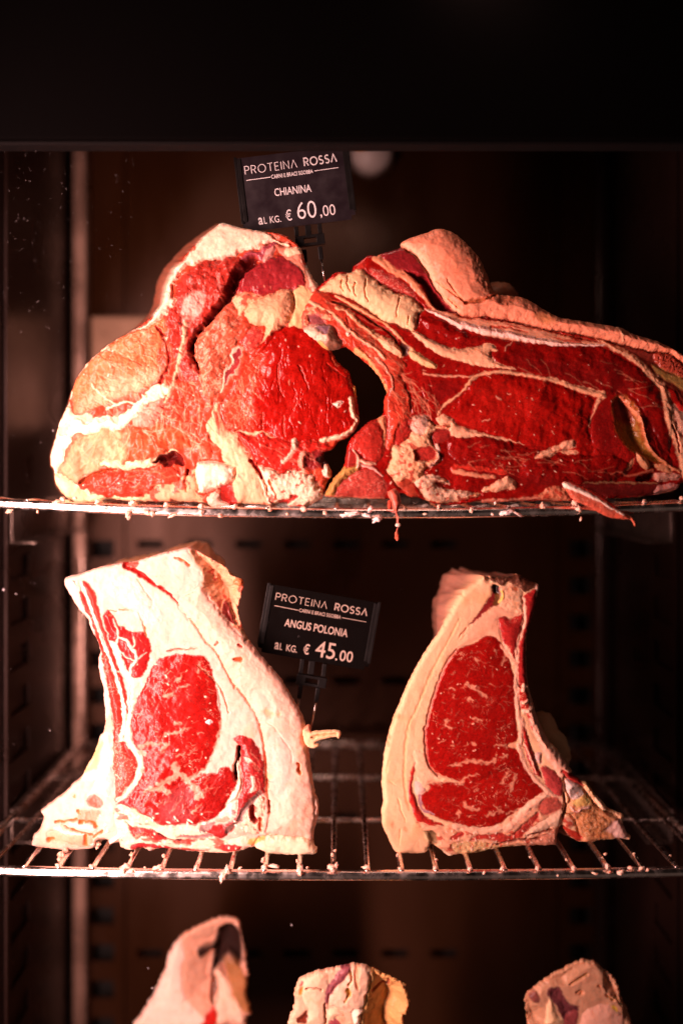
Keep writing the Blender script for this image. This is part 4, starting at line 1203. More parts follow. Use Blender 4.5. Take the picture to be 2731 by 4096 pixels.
# ------------------------------------------------------------------ rib steak, left on the middle shelf
def rib_left():
    root = thing('rib_steak', 'rib steak with very thick white fat, left of the ANGUS POLONIA tag', 'meat',
                 ((720 - CX) * S, .07, Z2T), 'rib steaks standing on the lower shelf')
    c = Cut('U1 105,340 130,308 230,288 360,240 590,198 700,178 860,128 1000,98 1085,82 1190,130 1280,182 1385,245 1405,300 1500,330 1505,420 1470,560 1500,700 1568,830 '
            'U3 910,0 962,62 1052,222 1130,352 1172,482 1150,560 1180,640 1195,665 1212,800 1240,1000 1262,1092 1280,1150 1276,1280 1250,1400 1232,1520 1272,1560 1268,1612 1200,1622 1130,1626 1000,1630 830,1612 700,1557 560,1602 '
            '400,1612 100,1592 U2 1400,1362 1200,1347 1110,1372 1060,1347 930,1362 850,1332 830,1292 760,1302 720,1262 640,1272 600,1342 430,1362 400,1367 200,1347 60,1327 50,1290 70,1212 110,1182 160,1062 130,1005 260,902 350,832 '
            '430,752 500,692 540,612 600,512 640,402 662,332 690,300 710,200 705,80 U1 412,1290 408,1190 380,1080 370,950 386,900 360,812 300,702 290,650 220,572 150,462 110,390',
            .032, 3.0, 3, base=(.70, .455, .37), ragged=2.4)
    # the rough outer side that turns away on the right
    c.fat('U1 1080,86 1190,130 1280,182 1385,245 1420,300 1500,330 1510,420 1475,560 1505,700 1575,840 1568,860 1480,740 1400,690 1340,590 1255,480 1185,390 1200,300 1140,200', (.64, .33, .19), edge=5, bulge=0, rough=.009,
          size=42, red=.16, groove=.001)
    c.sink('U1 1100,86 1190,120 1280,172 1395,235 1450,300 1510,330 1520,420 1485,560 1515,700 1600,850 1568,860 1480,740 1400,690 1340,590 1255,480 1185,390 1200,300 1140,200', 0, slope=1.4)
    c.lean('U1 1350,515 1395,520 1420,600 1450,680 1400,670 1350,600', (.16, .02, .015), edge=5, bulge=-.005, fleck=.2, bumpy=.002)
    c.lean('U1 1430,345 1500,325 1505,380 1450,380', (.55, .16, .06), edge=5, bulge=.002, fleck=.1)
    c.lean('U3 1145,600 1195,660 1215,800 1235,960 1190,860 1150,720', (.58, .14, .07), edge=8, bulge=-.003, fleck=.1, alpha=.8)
    c.fat('U1 100,340 130,300 240,285 600,190 860,120 1090,80 1080,110 860,150 600,215 360,262 240,310 180,340 200,420 260,560 330,700 400,880 420,1100 460,1372 400,1372 360,1000 340,800 200,560', (.80, .58, .50), edge=8, bulge=0,
          rough=.0008, groove=0, alpha=.7)
    # lean strips between the ribs
    c.lean('U1 168,335 205,372 228,432 296,592 346,742 398,902 432,1082 U2 760,20 790,200 790,400 800,600 812,760 806,905 860,870 935,775 990,665 1000,560 952,450 905,365 885,310 880,160 870,0 U1 545,1240 500,1085 460,942 400,762 330,602 280,502 '
           '240,402 205,345', (.42, .022, .014), part='rib_muscle', bulge=.002, rad=16, fleck=.45, flen=7, ang=-22, gloss=.32, net=.3, netsize=26, bumpy=.0012, fleckcol=(.84, .52, .40))
    c.lean('U1 240,352 302,362 352,452 382,542 422,702 482,862 532,1002 592,1182 625,1372 588,1372 562,1240 512,1080 462,920 402,740 342,600 300,480', (.44, .026, .018), part='rib_muscle', bulge=.002, rad=14, fleck=.5, flen=7, ang=-20, gloss=.32)
    c.stroke('U1 245,350 310,522 382,722 442,882 512,1062 562,1240 590,1372 U2 880,80 890,160 882,320', 9, 13, (.90, .72, .58), dh=.0015)
    c.stroke('U1 210,350 240,440 275,520', 10, 8, (.86, .6, .44), dh=.001)
    c.lean('U1 228,435 262,430 310,580 300,612 265,545', (.44, .02, .014), bulge=.001, fleck=.1)
    c.lean('U2 790,420 850,360 900,368 955,452 1000,562 992,662 940,772 866,868 812,905 806,760 790,640', (.50, .05, .035), bulge=.003, rad=20, fleck=.8, net=.8, netsize=20, flen=5, ang=-20, bumpy=.002, gloss=.32, fleckcol=(.86, .52, .4))
    c.lean('U2 875,372 910,372 960,460 970,520 920,500', (.44, .03, .025), bulge=.002, fleck=.1)
    c.stroke('U2 885,330 920,350 990,450 1040,540 1030,640 970,760 880,860 830,890', 40, 14, (.88, .62, .48), dh=.001)
    c.stroke('U1 480,830 520,900 560,1020 600,1080 640,1160 630,1260 640,1372 U2 960,20 950,150 930,330', 18, 26, (.90, .73, .58), dh=.0008)
    c.stroke('U1 632,1160 628,1260 632,1350', 4, 4, (.55, .2, .12), dh=-.001)
    # small muscle
    c.lean('U1 442,572 460,570 502,622 542,692 562,690 642,742 702,735 762,780 792,862 782,960 742,1062 682,1107 640,1090 600,1042 570,952 520,832 470,802 430,692 420,622', (.33, .012, .012), part='cap_muscle', bulge=.003, rad=26,
           fleck=.3, flen=4, ang=-30, gloss=.3, crack=.3, csize=50, bumpy=.001)
    c.stroke('U1 500,640 540,760 520,830', 6, 8, (.86, .56, .44), dh=.001)
    c.stroke('U1 540,780 600,802 640,862 675,905 680,960 640,1012 622,1080', 9, 13, (.88, .60, .48), dh=.001)
    c.stroke('U1 640,870 670,840 660,780', 6, 4, (.84, .5, .4)); c.stroke('U1 680,960 720,930 760,900', 6, 3, (.84, .5, .4)); c.stroke('U1 560,900 600,940 660,960', 5, 4, (.84, .5, .4))
    c.lean('U1 455,600 480,602 478,622 460,618', (.5, .06, .03), fleck=0, bulge=.001, edge=2)
    c.stroke('U1 550,565 620,568 690,580 715,640 745,720 752,770', 5, 6, (.55, .20, .08), dh=-.0022)
    c.stroke('U1 460,575 520,575', 4, 4, (.5, .12, .06), dh=-.001)
    # eye
    c.lean('U1 862,950 952,925 1052,914 1132,930 1192,925 1242,962 1272,1062 1302,1162 1312,1282 1332,1372 U3 372,112 402,262 412,420 392,560 340,692 282,822 182,902 92,962 0,1000 U2 1300,1000 1060,900 930,872 1000,762 1058,642 1062,560 '
           '1032,472 980,402 952,252 962,100 U1 652,1372 682,1262 722,1202 762,1102 802,1012', (.28, .006, .0045), part='eye_muscle', net=.12, netsize=32, nthin=.7, swell=.0012, bulge=.004, rad=60, fleck=.36, fsize=13, flen=2.2, ang=20, gloss=.28, grain=.14, tone=.2, crack=.22, csize=26,
           fleckcol=(.85, .50, .36))
    # lower muscles
    c.lean('U2 812,932 852,940 932,962 1002,1012 1102,1052 1202,1112 1302,1126 1568,1122 U3 50,1342 200,1337 352,1282 422,1222 472,1132 522,1052 552,982 542,902 502,852 452,820 402,840 372,882 282,882 182,902 92,962 0,950 U2 1450,720 1300,720 1150,800 '
           '1000,820 930,872', (.26, .0065, .0055), part='lower_muscle', net=.18, netsize=32, nthin=.7, swell=.0016, bulge=.003, rad=40, fleck=.36, fsize=14, flen=3, ang=55, gloss=.28, tone=.28, crack=.2, csize=40, fleckcol=(.84, .48, .37))
    c.lean('U2 1210,960 1330,820 1480,780 1568,850 U3 60,1180 150,1240 100,1300 0,1310 U2 1400,1100 1250,1090', (.34, .06, .065), edge=26, bulge=0, fleck=.25, flen=4, ang=60, groove=0, alpha=.65)
    for p, w0, w1 in (('U3 412,410 405,500 345,700 285,820 185,890 95,955', 14, 12), ('U2 1032,425 1100,385 1200,392 1300,385', 22, 10), ('U2 1260,400 1230,460 1210,480', 16, 8), ('U2 1340,590 1372,650 1310,705 1220,750 1200,770 1262,810 1300,820', 42, 30),
                      ('U2 1080,815 1150,790 1215,800', 18, 20), ('U2 1260,300 1330,290 1410,280', 24, 10), ('U2 1370,205 1410,205', 18, 12), ('U2 1440,730 1568,670', 18, 10), ('U2 1540,850 1568,830 U3 20,860', 40, 30),
                      ('U3 200,1090 270,1040 290,1000', 26, 14), ('U3 150,1240 200,1190 240,1150', 8, 5), ('U3 280,1010 350,1010', 14, 6), ('U2 1490,1015 1568,930', 10, 6), ('U2 1030,620 1060,640', 10, 10), ('U3 0,500 60,490 120,470', 10, 6),
                      ('U3 200,520 260,500', 8, 5), ('U3 20,720 90,690', 8, 6), ('U3 240,690 230,760', 7, 5), ('U1 900,1240 980,1210', 16, 6), ('U1 1000,1110 1030,1080', 16, 8), ('U1 1150,1050 1170,1030', 14, 8), ('U1 1030,1165 1100,1150', 12, 5),
                      ('U2 1035,480 1060,470 1060,500', 26, 22), ('U3 40,30 20,60', 16, 10)):
        c.stroke(p, w0 * .62, w1 * .55, (.70, .30, .21), dh=.0001, warp=9, wmod=.9, edge=4.5, alpha=.8)
    c.fat('U3 275,415 305,398 335,420 310,440', (.92, .85, .85), bulge=.003, rad=5, warp=3)
    # fat between, creases and seams on the right
    for p, w0, w1 in (('U3 540,95 640,222 722,352 772,502 802,702 822,902 832,1102 850,1252', 5, 6), ('U1 1000,512 1132,682 1222,822 1302,902 1380,1050 1450,1180', 4, 5), ('U1 1160,1000 1260,1090 1350,1210 1400,1372', 3, 3),
                      ('U3 760,420 830,420 900,480 960,560', 4, 3), ('U3 960,560 1040,680 1050,780', 4, 3), ('U1 690,330 780,470 800,490', 4, 3)):
        c.stroke(p, w0, w1, (.72, .42, .27), dh=-.0020)
    c.fat('U1 1000,512 1132,682 1222,822 1302,902 U3 540,95 640,222 722,352 772,502 802,702 822,902 832,1102 850,1252 840,1440 1160,1468 1238,1500 1255,1280 1240,1000 1172,640 1130,350 960,60 U1 1568,850 1440,720 1340,590 1250,480 1190,390 '
          '1120,420', (.71, .435, .335), bulge=.007, rad=70, rough=.004, size=90, groove=.001, edge=6)
    c.fat('U3 690,150 790,130 880,260 860,400 760,420 690,300', (.72, .44, .35), bulge=.003, rad=40, edge=14, groove=0)
    c.fat('U3 840,560 1000,540 1080,760 1040,1000 900,1100 850,900', (.72, .46, .38), bulge=.003, rad=60, edge=20, groove=0)
    c.fat('U1 420,380 620,300 800,480 900,640 760,680 560,520', (.74, .49, .42), bulge=.003, rad=60, edge=20, groove=0, rough=.003)
    c.stroke('U3 800,700 815,900 822,1000 800,1120 770,1260', 14, 10, (.62, .22, .14), dh=-.001)
    c.stroke('U1 590,215 660,258 752,318 832,376 902,416 962,474 997,514', 26, 4, (.40, .014, .012), dh=-.005, edge=3, part=c.new_part('blood_seam'))
    c.lean('U1 590,215 640,195 690,195 670,240 620,240', (.24, .045, .03), edge=3, bulge=-.002, fleck=.1)
    c.lean('U1 1440,940 1500,932 1505,965 1470,975 1440,960', (.5, .10, .03), edge=3, bulge=-.004, fleck=0)
    c.stroke('U1 1480,840 1510,858', 8, 5, (.45, .03, .02), dh=-.002)
    c.stroke('U1 1295,840 1315,820', 9, 9, (.5, .08, .04), dh=-.001)
    c.stroke('U3 1105,800 1110,850 1128,878', 14, 8, (.55, .16, .05), dh=-.004)
    c.stroke('U1 985,160 1040,180 1090,220', 7, 8, (.62, .24, .1), dh=-.004)
    c.stroke('U1 920,890 1000,880 1070,880', 7, 4, (.3, .1, .06), dh=-.003); c.stroke('U1 1070,882 1160,868', 4, 3, (.55, .2, .12), dh=-.002)
    for x, y, r in ((860, 350, 9), (820, 320, 12), (850, 915, 12), (930, 340, 8)):
        c.lean('U3 %d,%d %d,%d %d,%d %d,%d' % (x - r * 3, y, x, y - r * 2, x + r * 3, y, x, y + r * 2), (.72, .34, .12), edge=10, bulge=0, fleck=0, groove=0, alpha=.55)
    # cap muscle with its dark crack
    c.lean('U3 512,575 570,545 622,540 692,582 752,682 792,802 803,902 800,1050 742,1092 690,1132 622,1202 562,1332 482,1422 402,1472 262,1392 322,1352 442,1342 532,1282 562,1180 562,1082 602,982 592,852 582,742 580,640', (.31, .018, .018),
           part='cap_muscle', bulge=.004, rad=24, fleck=.55, flen=6, ang=-12, gloss=.3, bumpy=.0016, rough=.0012, fleckcol=(.76, .44, .36))
    c.stroke('U3 760,1060 690,1130 610,1210 560,1310 470,1390', 26, 20, (.17, .08, .07), dh=-.001)
    c.stroke('U3 590,880 580,960 560,1080', 14, 18, (.26, .15, .13), dh=.001)
    c.fat('U3 620,740 660,735 690,770 640,775', (.66, .50, .42), bulge=.001, edge=4)
    c.stroke('U3 700,920 705,1000 680,1040', 22, 10, (.8, .5, .4), dh=.001)
    c.stroke('U3 572,650 562,760 535,840 548,935', 13, 16, (.05, .008, .008), dh=-.010, edge=3)
    c.fat('U3 548,790 575,785 585,880 600,985 560,1110 480,1150 470,1120 520,1050 560,960', (.84, .60, .46), bulge=.003, rad=10)
    c.fat('U3 400,1255 480,1150 555,1120 560,1200 520,1275 440,1290', (.86, .66, .52), bulge=.002, rough=.002)
    c.fat('U3 480,1215 520,1200 540,1240 500,1255', (.66, .52, .50), bulge=.003, rad=8)
    c.fat('U3 370,1290 470,1275 475,1310 380,1325', (.55, .30, .22), bulge=.001)
    # worn fat at lower right with reddish breaks
    c.fat('U3 680,1190 760,1100 810,1090 800,1200 780,1400 720,1430 640,1400 600,1330', (.80, .52, .38), bulge=.001, red=.22, rough=.003, size=22)
    c.stroke('U3 695,1190 690,1260 720,1310', 18, 22, (.26, .03, .025), dh=-.006)
    c.stroke('U3 760,1300 765,1400', 18, 12, (.6, .16, .08), dh=-.003)
    c.stroke('U3 845,1140 840,1240', 9, 6, (.5, .06, .03), dh=-.004)
    # bottom band
    c.fat('U2 830,940 930,970 1000,1020 1100,1060 1200,1120 1568,1130 U3 200,1345 420,1480 650,1440 700,1556 560,1602 400,1612 100,1592 U2 1400,1362 1200,1347 1060,1347 930,1360 850,1320 830,1200 800,1050', (.86, .60, .45), bulge=.002, rad=20,
          rough=.003, size=30, red=.10, stretch=2.5)
    c.fat('U2 960,960 1060,1040 1150,1100 1210,1130 1130,1120 1030,1060', (.84, .46, .30), bulge=.001, edge=8)
    c.lean('U2 900,1080 960,1130 1100,1150 1250,1212 1272,1252 1180,1260 1060,1220 1000,1250 950,1190', (.42, .03, .028), bulge=.002, fleck=.6, net=.6, netsize=24, bumpy=.0025, edge=4)
    c.lean('U2 940,1310 1010,1285 1150,1290 1320,1330 1240,1348 1100,1325 980,1350', (.32, .02, .022), bulge=.001, fleck=.2, edge=3)
    c.lean('U2 1340,1250 1568,1240 U3 80,1440 200,1470 150,1500 U2 1500,1300 1360,1290', (.46, .05, .035), bulge=.001, fleck=.6, net=.5, edge=5, bumpy=.002)
    c.lean('U2 1300,1330 1568,1340 U3 100,1560 300,1575 100,1590 U2 1400,1360', (.40, .03, .025), bulge=.001, fleck=.3, edge=4)
    c.lean('U3 400,1535 460,1515 560,1530 600,1535 560,1580 440,1585', (.44, .03, .03), bulge=.002, fleck=.4, edge=3, bumpy=.003)
    c.stroke('U2 1200,1200 1300,1250 1400,1255', 6, 8, (.12, .05, .05), dh=-.003); c.stroke('U3 60,1440 200,1450 330,1440', 10, 14, (.30, .16, .15), dh=-.001)
    c.stroke('U3 250,1380 300,1350 340,1330', 30, 20, (.26, .15, .14), dh=.001)
    c.fat('U2 735,1290 800,1230 870,1200 850,1240 780,1300', (.92, .80, .70), bulge=.005, rad=8)
    # backbone at the lower left
    c.fat('U2 600,510 690,310 770,330 770,590 700,660 600,720 500,700 540,610', (.92, .78, .55), bulge=.002)
    c.lean('U2 590,560 640,420 700,350 690,450 650,600 570,650 540,640', (.74, .52, .10), edge=14, bulge=0, fleck=0, groove=0, alpha=.8)
    c.fat('U2 690,650 770,590 792,700 765,860 690,850 600,850 560,870', (.74, .54, .50), part='vertebra_bone', bulge=.003, rad=20, rough=.0006)
    c.lean('U2 540,912 612,850 690,895 684,962 600,962', (.30, .10, .065), part='vertebra_bone', bulge=-.001, fleck=.5, bumpy=.0015, edge=5, fleckcol=(.5, .25, .2))
    c.lean('U2 420,870 440,840 455,850 445,885', (.6, .16, .04), edge=3, bulge=-.002, fleck=0)
    c.lean('U2 290,1085 450,1075 480,1030 470,985 560,990 680,1000 630,1100 640,1180 560,1160 400,1100', (.62, .13, .055), edge=10, bulge=-.001, fleck=.3, rough=.002, bumpy=.002, alpha=.75)
    c.fat('U2 390,1110 480,1090 620,1110 640,1180 560,1190 460,1160', (.84, .58, .50), bulge=.003, rad=12)
    c.lean('U2 210,1180 350,1190 520,1215 600,1230 580,1320 460,1310 300,1270 220,1250', (.70, .27, .15), edge=14, bulge=0, fleck=.3, groove=.001, bumpy=.0015, alpha=.7)
    for p, w0, w1 in (('U2 270,1098 360,1092 460,1076', 9, 6), ('U2 330,1130 420,1165 520,1195 600,1215', 10, 8), ('U2 490,1095 600,1100 640,1140', 14, 12), ('U2 210,1255 260,1240', 12, 7), ('U2 470,1000 490,1030', 14, 8), ('U2 540,1230 540,1300', 16, 12),
                      ('U2 620,1230 690,1180', 10, 8)):
        c.stroke(p, w0, w1, (.62, .16, .045), dh=-.003)
    c.fat('U2 260,1150 330,1140 420,1180 520,1215 430,1215 330,1200', (.92, .80, .66), bulge=.004, rad=8)
    c.fat('U3 800,1450 1160,1470 1232,1520 1275,1560 1265,1615 1130,1630 830,1614 705,1557', (.90, .70, .50), bulge=.004, rad=16, groove=.002)
    c.stroke('U3 680,1500 740,1480 790,1460', 26, 20, (.80, .42, .14), dh=.001)
    M1, M2, DRK = (.66, .25, .17), (.42, .03, .025), (.17, .006, .006)
    c.fibres(60, 'U1 780,1060 1000,940 1230,960 1320,1372 660,1372', 20, 45, (12, 40), (2, 4), (M1, M1, DRK, DRK), .38, .0, 21)
    c.fibres(60, 'U2 980,180 1568,150 1568,700 1080,640', 15, 45, (12, 40), (2, 4), (M1, M1, DRK, DRK), .38, .0, 22)
    c.fibres(60, 'U2 850,930 1200,800 1568,720 U3 300,900 500,900 420,1200 200,1320', -45, 18, (25, 90), (2, 5), (M1, M2, DRK, DRK), .55, .0003, 23)
    c.fibres(30, 'U3 600,600 690,600 790,850 780,1050 640,1150', 80, 12, (25, 80), (2.5, 6), (M1, DRK), .6, .0003, 24)
    c.specks(22, (430, 2650, 860, 3100), (1.5, 3.5), (.88, .60, .46))
    c.specks(80, (330, 3250, 1000, 3420), (1.5, 4), (.9, .72, .6))
    def back(bx, by):
        return (-6 * ss(700, 1000, bx), -48 * ss(2600, 2250, by) * ss(1050, 850, bx))
    c.build(root, .095, side_col=(.66, .36, .2), back=back, minz=Z2T - .004, cancel=(lambda bx: ss(700, 950, bx), 1.))
    # shred of fat sticking out to the right
    t = Cut('U3 1140,520 1165,470 1190,445 1215,460 1225,510 1300,500 1470,498 1484,548 1455,585 1440,560 1335,580 1270,605 1255,620 1300,632 1240,662 1170,630', .026, 2.5, 33, base=(.78, .52, .30), ragged=2)
    t.names[0] = 'fat_shred'
    t.stroke('U3 1230,560 1300,540 1440,530', 10, 6, (.66, .40, .2), dh=-.002)
    t.lean('U3 1160,480 1190,448 1215,465 1215,510 1170,500', (.6, .2, .12), fleck=.2, bulge=.002)
    t.build(root, .012, side_col=(.6, .36, .18), round_px=9, rings=3, side_noise=.0008)
    return root
rib_left()

# ------------------------------------------------------------------ rib steak, right on the middle shelf
def rib_right():
    root = thing('rib_steak', 'rib steak with a smooth cream fat band down its left side', 'meat',
                 ((1950 - CX) * S, .07, Z2T), 'rib steaks standing on the lower shelf')
    c = Cut('V1 800,212 835,175 862,170 890,195 905,165 950,182 1000,168 1080,176 1120,150 1200,196 1272,226 1294,262 1274,330 1242,480 1202,600 1190,720 1192,900 1212,1050 1250,1190 1262,1235 V2 1270,30 1310,120 1375,240 1430,290 1500,400 1550,470 '
            'V3 620,540 700,596 740,606 780,650 805,692 880,770 930,832 1000,862 1066,890 1060,950 1092,1032 1132,1082 1120,1112 1050,1102 900,1116 710,1132 640,1106 560,1032 530,985 505,1030 482,1156 '
            'V2 1410,1056 1150,1062 950,1080 780,1122 622,1132 612,1172 560,1132 480,1062 432,1052 400,1112 300,1122 180,1116 140,1082 100,992 60,902 50,792 66,700 52,560 70,350 100,200 140,60 V1 128,1310 190,1180 240,1050 300,930 390,770 460,670 530,560 '
            '600,430 660,330 722,262', .034, 3.0, 4, base=(.84, .49, .285), ragged=2.0, spots=.3, hs=.45)
    c.fat('V1 690,660 760,540 830,440 920,300 960,300 1160,330 1160,480 1050,490 980,500 1000,690 880,640 700,715 600,780 560,830 600,760', (.80, .40, .25), bulge=.001, edge=10, rough=.0008)
    c.fat('V1 930,260 1000,240 1100,230 1160,300 1150,450 1000,420 940,360', (.74, .42, .26), bulge=.002, red=.1, edge=6, rough=.002)
    c.fat('V2 300,300 400,340 440,440 520,520 420,550 400,640 330,620 320,480', (.82, .48, .30), bulge=.001, edge=10)
    # rib strip down the right
    c.lean('V1 1160,332 1262,262 1282,300 1252,440 1232,520 1192,640 1188,900 1205,1040 1170,1015 1130,1022 1110,920 1110,700 1150,600 1170,470', (.34, .018, .017), part='rib_muscle', bulge=.002, rad=16, fleck=.45, flen=8, ang=-6, gloss=.3,
           bumpy=.001)
    c.lean('V1 965,502 1010,478 1052,502 1110,480 1150,458 1168,480 1150,600 1118,700 1105,830 1060,790 1010,700 985,600', (.36, .018, .016), part='cap_muscle', bulge=.003, rad=20, fleck=.4, flen=5, ang=-10, gloss=.3, net=.3, netsize=30)
    c.lean('V1 1110,1020 1150,1030 1190,1040 1220,1170 1250,1300 1270,1372 V2 1290,160 1350,280 1300,250 1240,160 1200,60 1170,0 V1 1140,1200', (.40, .025, .018), part='rib_muscle', bulge=.002, rad=12, fleck=.6, net=.5, netsize=24, flen=6, ang=-18)
    # eye and lower muscle
    c.lean('V1 850,642 880,636 932,646 990,690 1012,742 1052,822 1082,932 1097,1052 1102,1202 1112,1372 V2 1122,150 1112,222 1042,262 1130,300 1162,400 1222,502 1282,580 1335,640 1202,700 1130,762 1042,822 962,882 850,907 700,892 560,852 440,802 '
           '382,742 352,662 432,602 422,560 560,545 660,552 600,522 490,492 430,432 402,340 390,200 402,60 V1 392,1372 412,1280 432,1180 472,1070 502,960 542,862 592,782 682,722 762,697', (.29, .005, .0035), part='eye_muscle', net=.12, netsize=30, nthin=.7, swell=.0009, bulge=.003, rad=70,
           fleck=.38, fsize=12, flen=2.2, ang=60, gloss=.3, grain=.12, tone=.15, fleckcol=(.82, .38, .24), warp=3)
    c.lean('V2 440,560 620,556 700,560 900,480 1100,420 1260,570 1330,640 1202,700 1130,762 1042,822 962,880 850,905 700,890 560,850 440,800 384,740 356,662 430,604', (.30, .006, .004), net=.22, netsize=28, nthin=.7, edge=14, part='lower_muscle', bulge=.001, fleck=.44, fsize=13, flen=3,
           ang=45, gloss=.28, tone=.18, groove=0, fleckcol=(.82, .40, .26))
    for p, w0, w1 in (('V2 570,412 640,410 720,380 800,375 880,390 940,370', 14, 30), ('V2 660,550 690,540 700,510 760,490 810,485', 14, 8), ('V2 985,550 1020,500 1040,460', 12, 14), ('V2 1100,490 1080,540 1060,600', 26, 20), ('V2 940,255 1040,265 1120,255', 14, 26),
                      ('V2 690,700 720,740 800,755', 18, 22), ('V2 880,810 940,780 1000,770', 24, 14), ('V2 930,730 1000,775', 10, 20), ('V2 570,70 550,95 590,120', 16, 18), ('V1 715,1010 770,1040 880,1110', 26, 12), ('V1 585,1045 630,1045', 12, 8),
                      ('V1 735,1120 765,1140', 16, 8), ('V1 940,740 945,780', 8, 8), ('V1 990,855 1015,830 1020,790', 8, 8), ('V1 755,1265 820,1295', 10, 10), ('V1 560,1290 545,1330 600,1350', 12, 14), ('V1 785,810 810,830', 12, 8), ('V1 850,870 865,890', 10, 8),
                      ('V2 410,545 500,550 600,545 690,560', 16, 16), ('V2 440,420 480,480 560,515', 8, 8), ('V2 650,780 660,830', 14, 10), ('V2 1030,790 1120,770', 16, 8), ('V2 600,250 612,262', 14, 12), ('V2 770,235 785,250', 16, 10), ('V1 605,1120 615,1090', 10, 6),
                      ('V2 500,230 550,215', 10, 5), ('V2 980,350 1020,340', 18, 12), ('V2 780,30 820,55', 8, 12)):
        c.stroke(p, w0 * .62, w1 * .55, (.72, .29, .18), dh=.0001, warp=9, wmod=.9, edge=4.5, alpha=.8)
    c.stroke('V1 640,740 560,850 510,960 470,1080 430,1200 400,1340 V2 390,120 395,300 420,420 490,495', 8, 8, (.50, .16, .10), dh=-.0012)
    # seams
    c.stroke('V1 1165,340 1172,470 1152,600 1112,702 1108,900 1105,1052 1122,1252 1152,1372 V2 1150,60 1140,240', 11, 24, (.80, .42, .29), dh=.001)
    c.stroke('V1 1000,720 1060,800 1095,860', 26, 18, (.80, .38, .25), dh=.001)
    c.stroke('V2 1120,252 1162,382 1222,482 1302,572 1402,662 1465,700', 16, 26, (.80, .42, .29), dh=.001)
    c.lean('V2 1158,102 1202,202 1242,332 1292,482 1302,522 1242,472 1192,362 1162,242', (.34, .014, .012), part='rib_muscle', bulge=.002, rad=10, fleck=.3, flen=8, ang=-20)
    c.stroke('V2 1170,250 1220,360 1260,480', 9, 7, (.78, .36, .26), dh=.001)
    c.lean('V2 1300,420 1400,462 1472,560 1462,655 1402,642 1332,562 1310,482', (.38, .045, .042), part='rib_muscle', bulge=.002, rad=14, fleck=.45, flen=5, ang=-40, fleckcol=(.62, .34, .32))
    c.fat('V2 1250,320 1290,310 1310,370 1290,400 1255,360', (.62, .38, .34), bulge=.003)
    c.stroke('V1 1195,880 1215,1060 1240,1180 V2 1225,0 1272,132 1342,282 1432,402 1490,470', 8, 56, (.72, .38, .27), dh=.003, part=c.new_part('rib_bone'))
    c.stroke('V1 1192,600 1188,750 1192,900', 9, 9, (.72, .40, .26), dh=.001)
    for p in ('V1 1195,1030 1160,1025 1160,1060', 'V1 1160,1160 1190,1140', 'V1 1165,1225 1200,1230'):
        c.stroke(p, 16, 14, (.80, .45, .32), dh=.002)
    # spinalis
    c.lean('V2 315,388 302,482 292,602 322,682 352,762 422,832 542,882 460,892 340,862 288,772 258,662 260,580 280,470', (.40, .018, .014), part='cap_muscle', bulge=.002, rad=14, fleck=.3, flen=6, ang=5, gloss=.3)
    c.fat('V2 320,540 350,560 400,610 350,650 320,640 305,600', (.74, .44, .38), bulge=.001)
    c.stroke('V2 345,660 370,760 460,800', 16, 10, (.38, .18, .2), dh=0)
    # slit in the fat
    c.lean('V1 920,235 965,250 985,310 970,378 902,422 832,482 732,562 800,470 882,352 915,300', (.20, .014, .014), part='blood_seam', bulge=-.002, fleck=.3, edge=4)
    c.lean('V1 925,230 965,240 970,310 940,310 920,270', (.008, .006, .005), edge=4, bulge=-.010, fleck=0)
    c.lean('V1 940,310 985,310 975,375 930,400', (.12, .05, .016), edge=6, bulge=-.002, fleck=.1)
    c.stroke('V1 720,575 680,620 650,665', 5, 3, (.6, .2, .12), dh=-.001)
    c.stroke('V1 990,280 1000,320 975,370', 8, 8, (.70, .44, .1), dh=.001)
    # dark crust on top
    c.lean('V1 880,190 950,175 1000,160 1080,170 1120,145 1200,190 1275,220 1290,262 1240,265 1170,292 1110,245 1040,215 1000,245 950,215', (.085, .026, .014), part='crust', bulge=.002, rad=10, fleck=.35, bumpy=.004, gloss=.6, fleckcol=(.5, .24, .15), net=.4, netsize=24)
    c.fat('V1 1255,230 1290,235 1290,300 1262,330', (.62, .38, .30), bulge=.002)
    c.lean('V1 1070,255 1110,245 1120,275 1090,275', (.45, .12, .05), edge=5, fleck=0, bulge=0)
    # bottom band
    c.fat('V2 330,860 460,890 600,880 700,892 850,907 962,882 1042,822 1130,762 1202,702 1335,642 1465,700 1480,760 1465,880 1430,960 1410,1056 1150,1062 950,1080 780,1122 620,1132 500,1060 470,960 400,930', (.72, .36, .22), bulge=.002, rad=18,
          rough=.003, size=26, red=.18, stretch=2)
    c.stroke('V2 620,895 802,925 952,915 1062,890 1152,790 1242,712 1335,650', 22, 34, (.80, .44, .30), dh=.001)
    c.lean('V2 590,985 640,940 690,932 692,970 602,1002', (.44, .04, .03), bulge=.001, fleck=.6, bumpy=.002, edge=4)
    c.lean('V2 740,1002 800,962 902,955 1002,942 1062,962 1172,862 1262,782 1285,802 1212,902 1132,982 1002,1025 880,992', (.42, .035, .025), part='lower_muscle', bulge=.002, fleck=.6, net=.5, netsize=24, bumpy=.0015, edge=4)
    c.lean('V2 1290,700 1380,660 1460,700 1450,760 1360,800 1300,790', (.46, .09, .065), bulge=.002, fleck=.6, net=.5, netsize=24, edge=5)
    c.fat('V2 1190,930 1300,850 1470,760 1480,800 1440,880 1330,920 1200,980', (.72, .46, .32), bulge=.003, rough=.002)
    c.fat('V2 600,1030 800,1010 960,1040 1150,1050 950,1080 780,1120 640,1110', (.58, .36, .18), bulge=.001, rough=.003, size=18, red=.1)
    c.lean('V2 1230,1000 1400,920 1440,900 1420,1050 1200,1055', (.50, .20, .13), bulge=.001, fleck=.7, net=.6, netsize=18, bumpy=.003, edge=5)
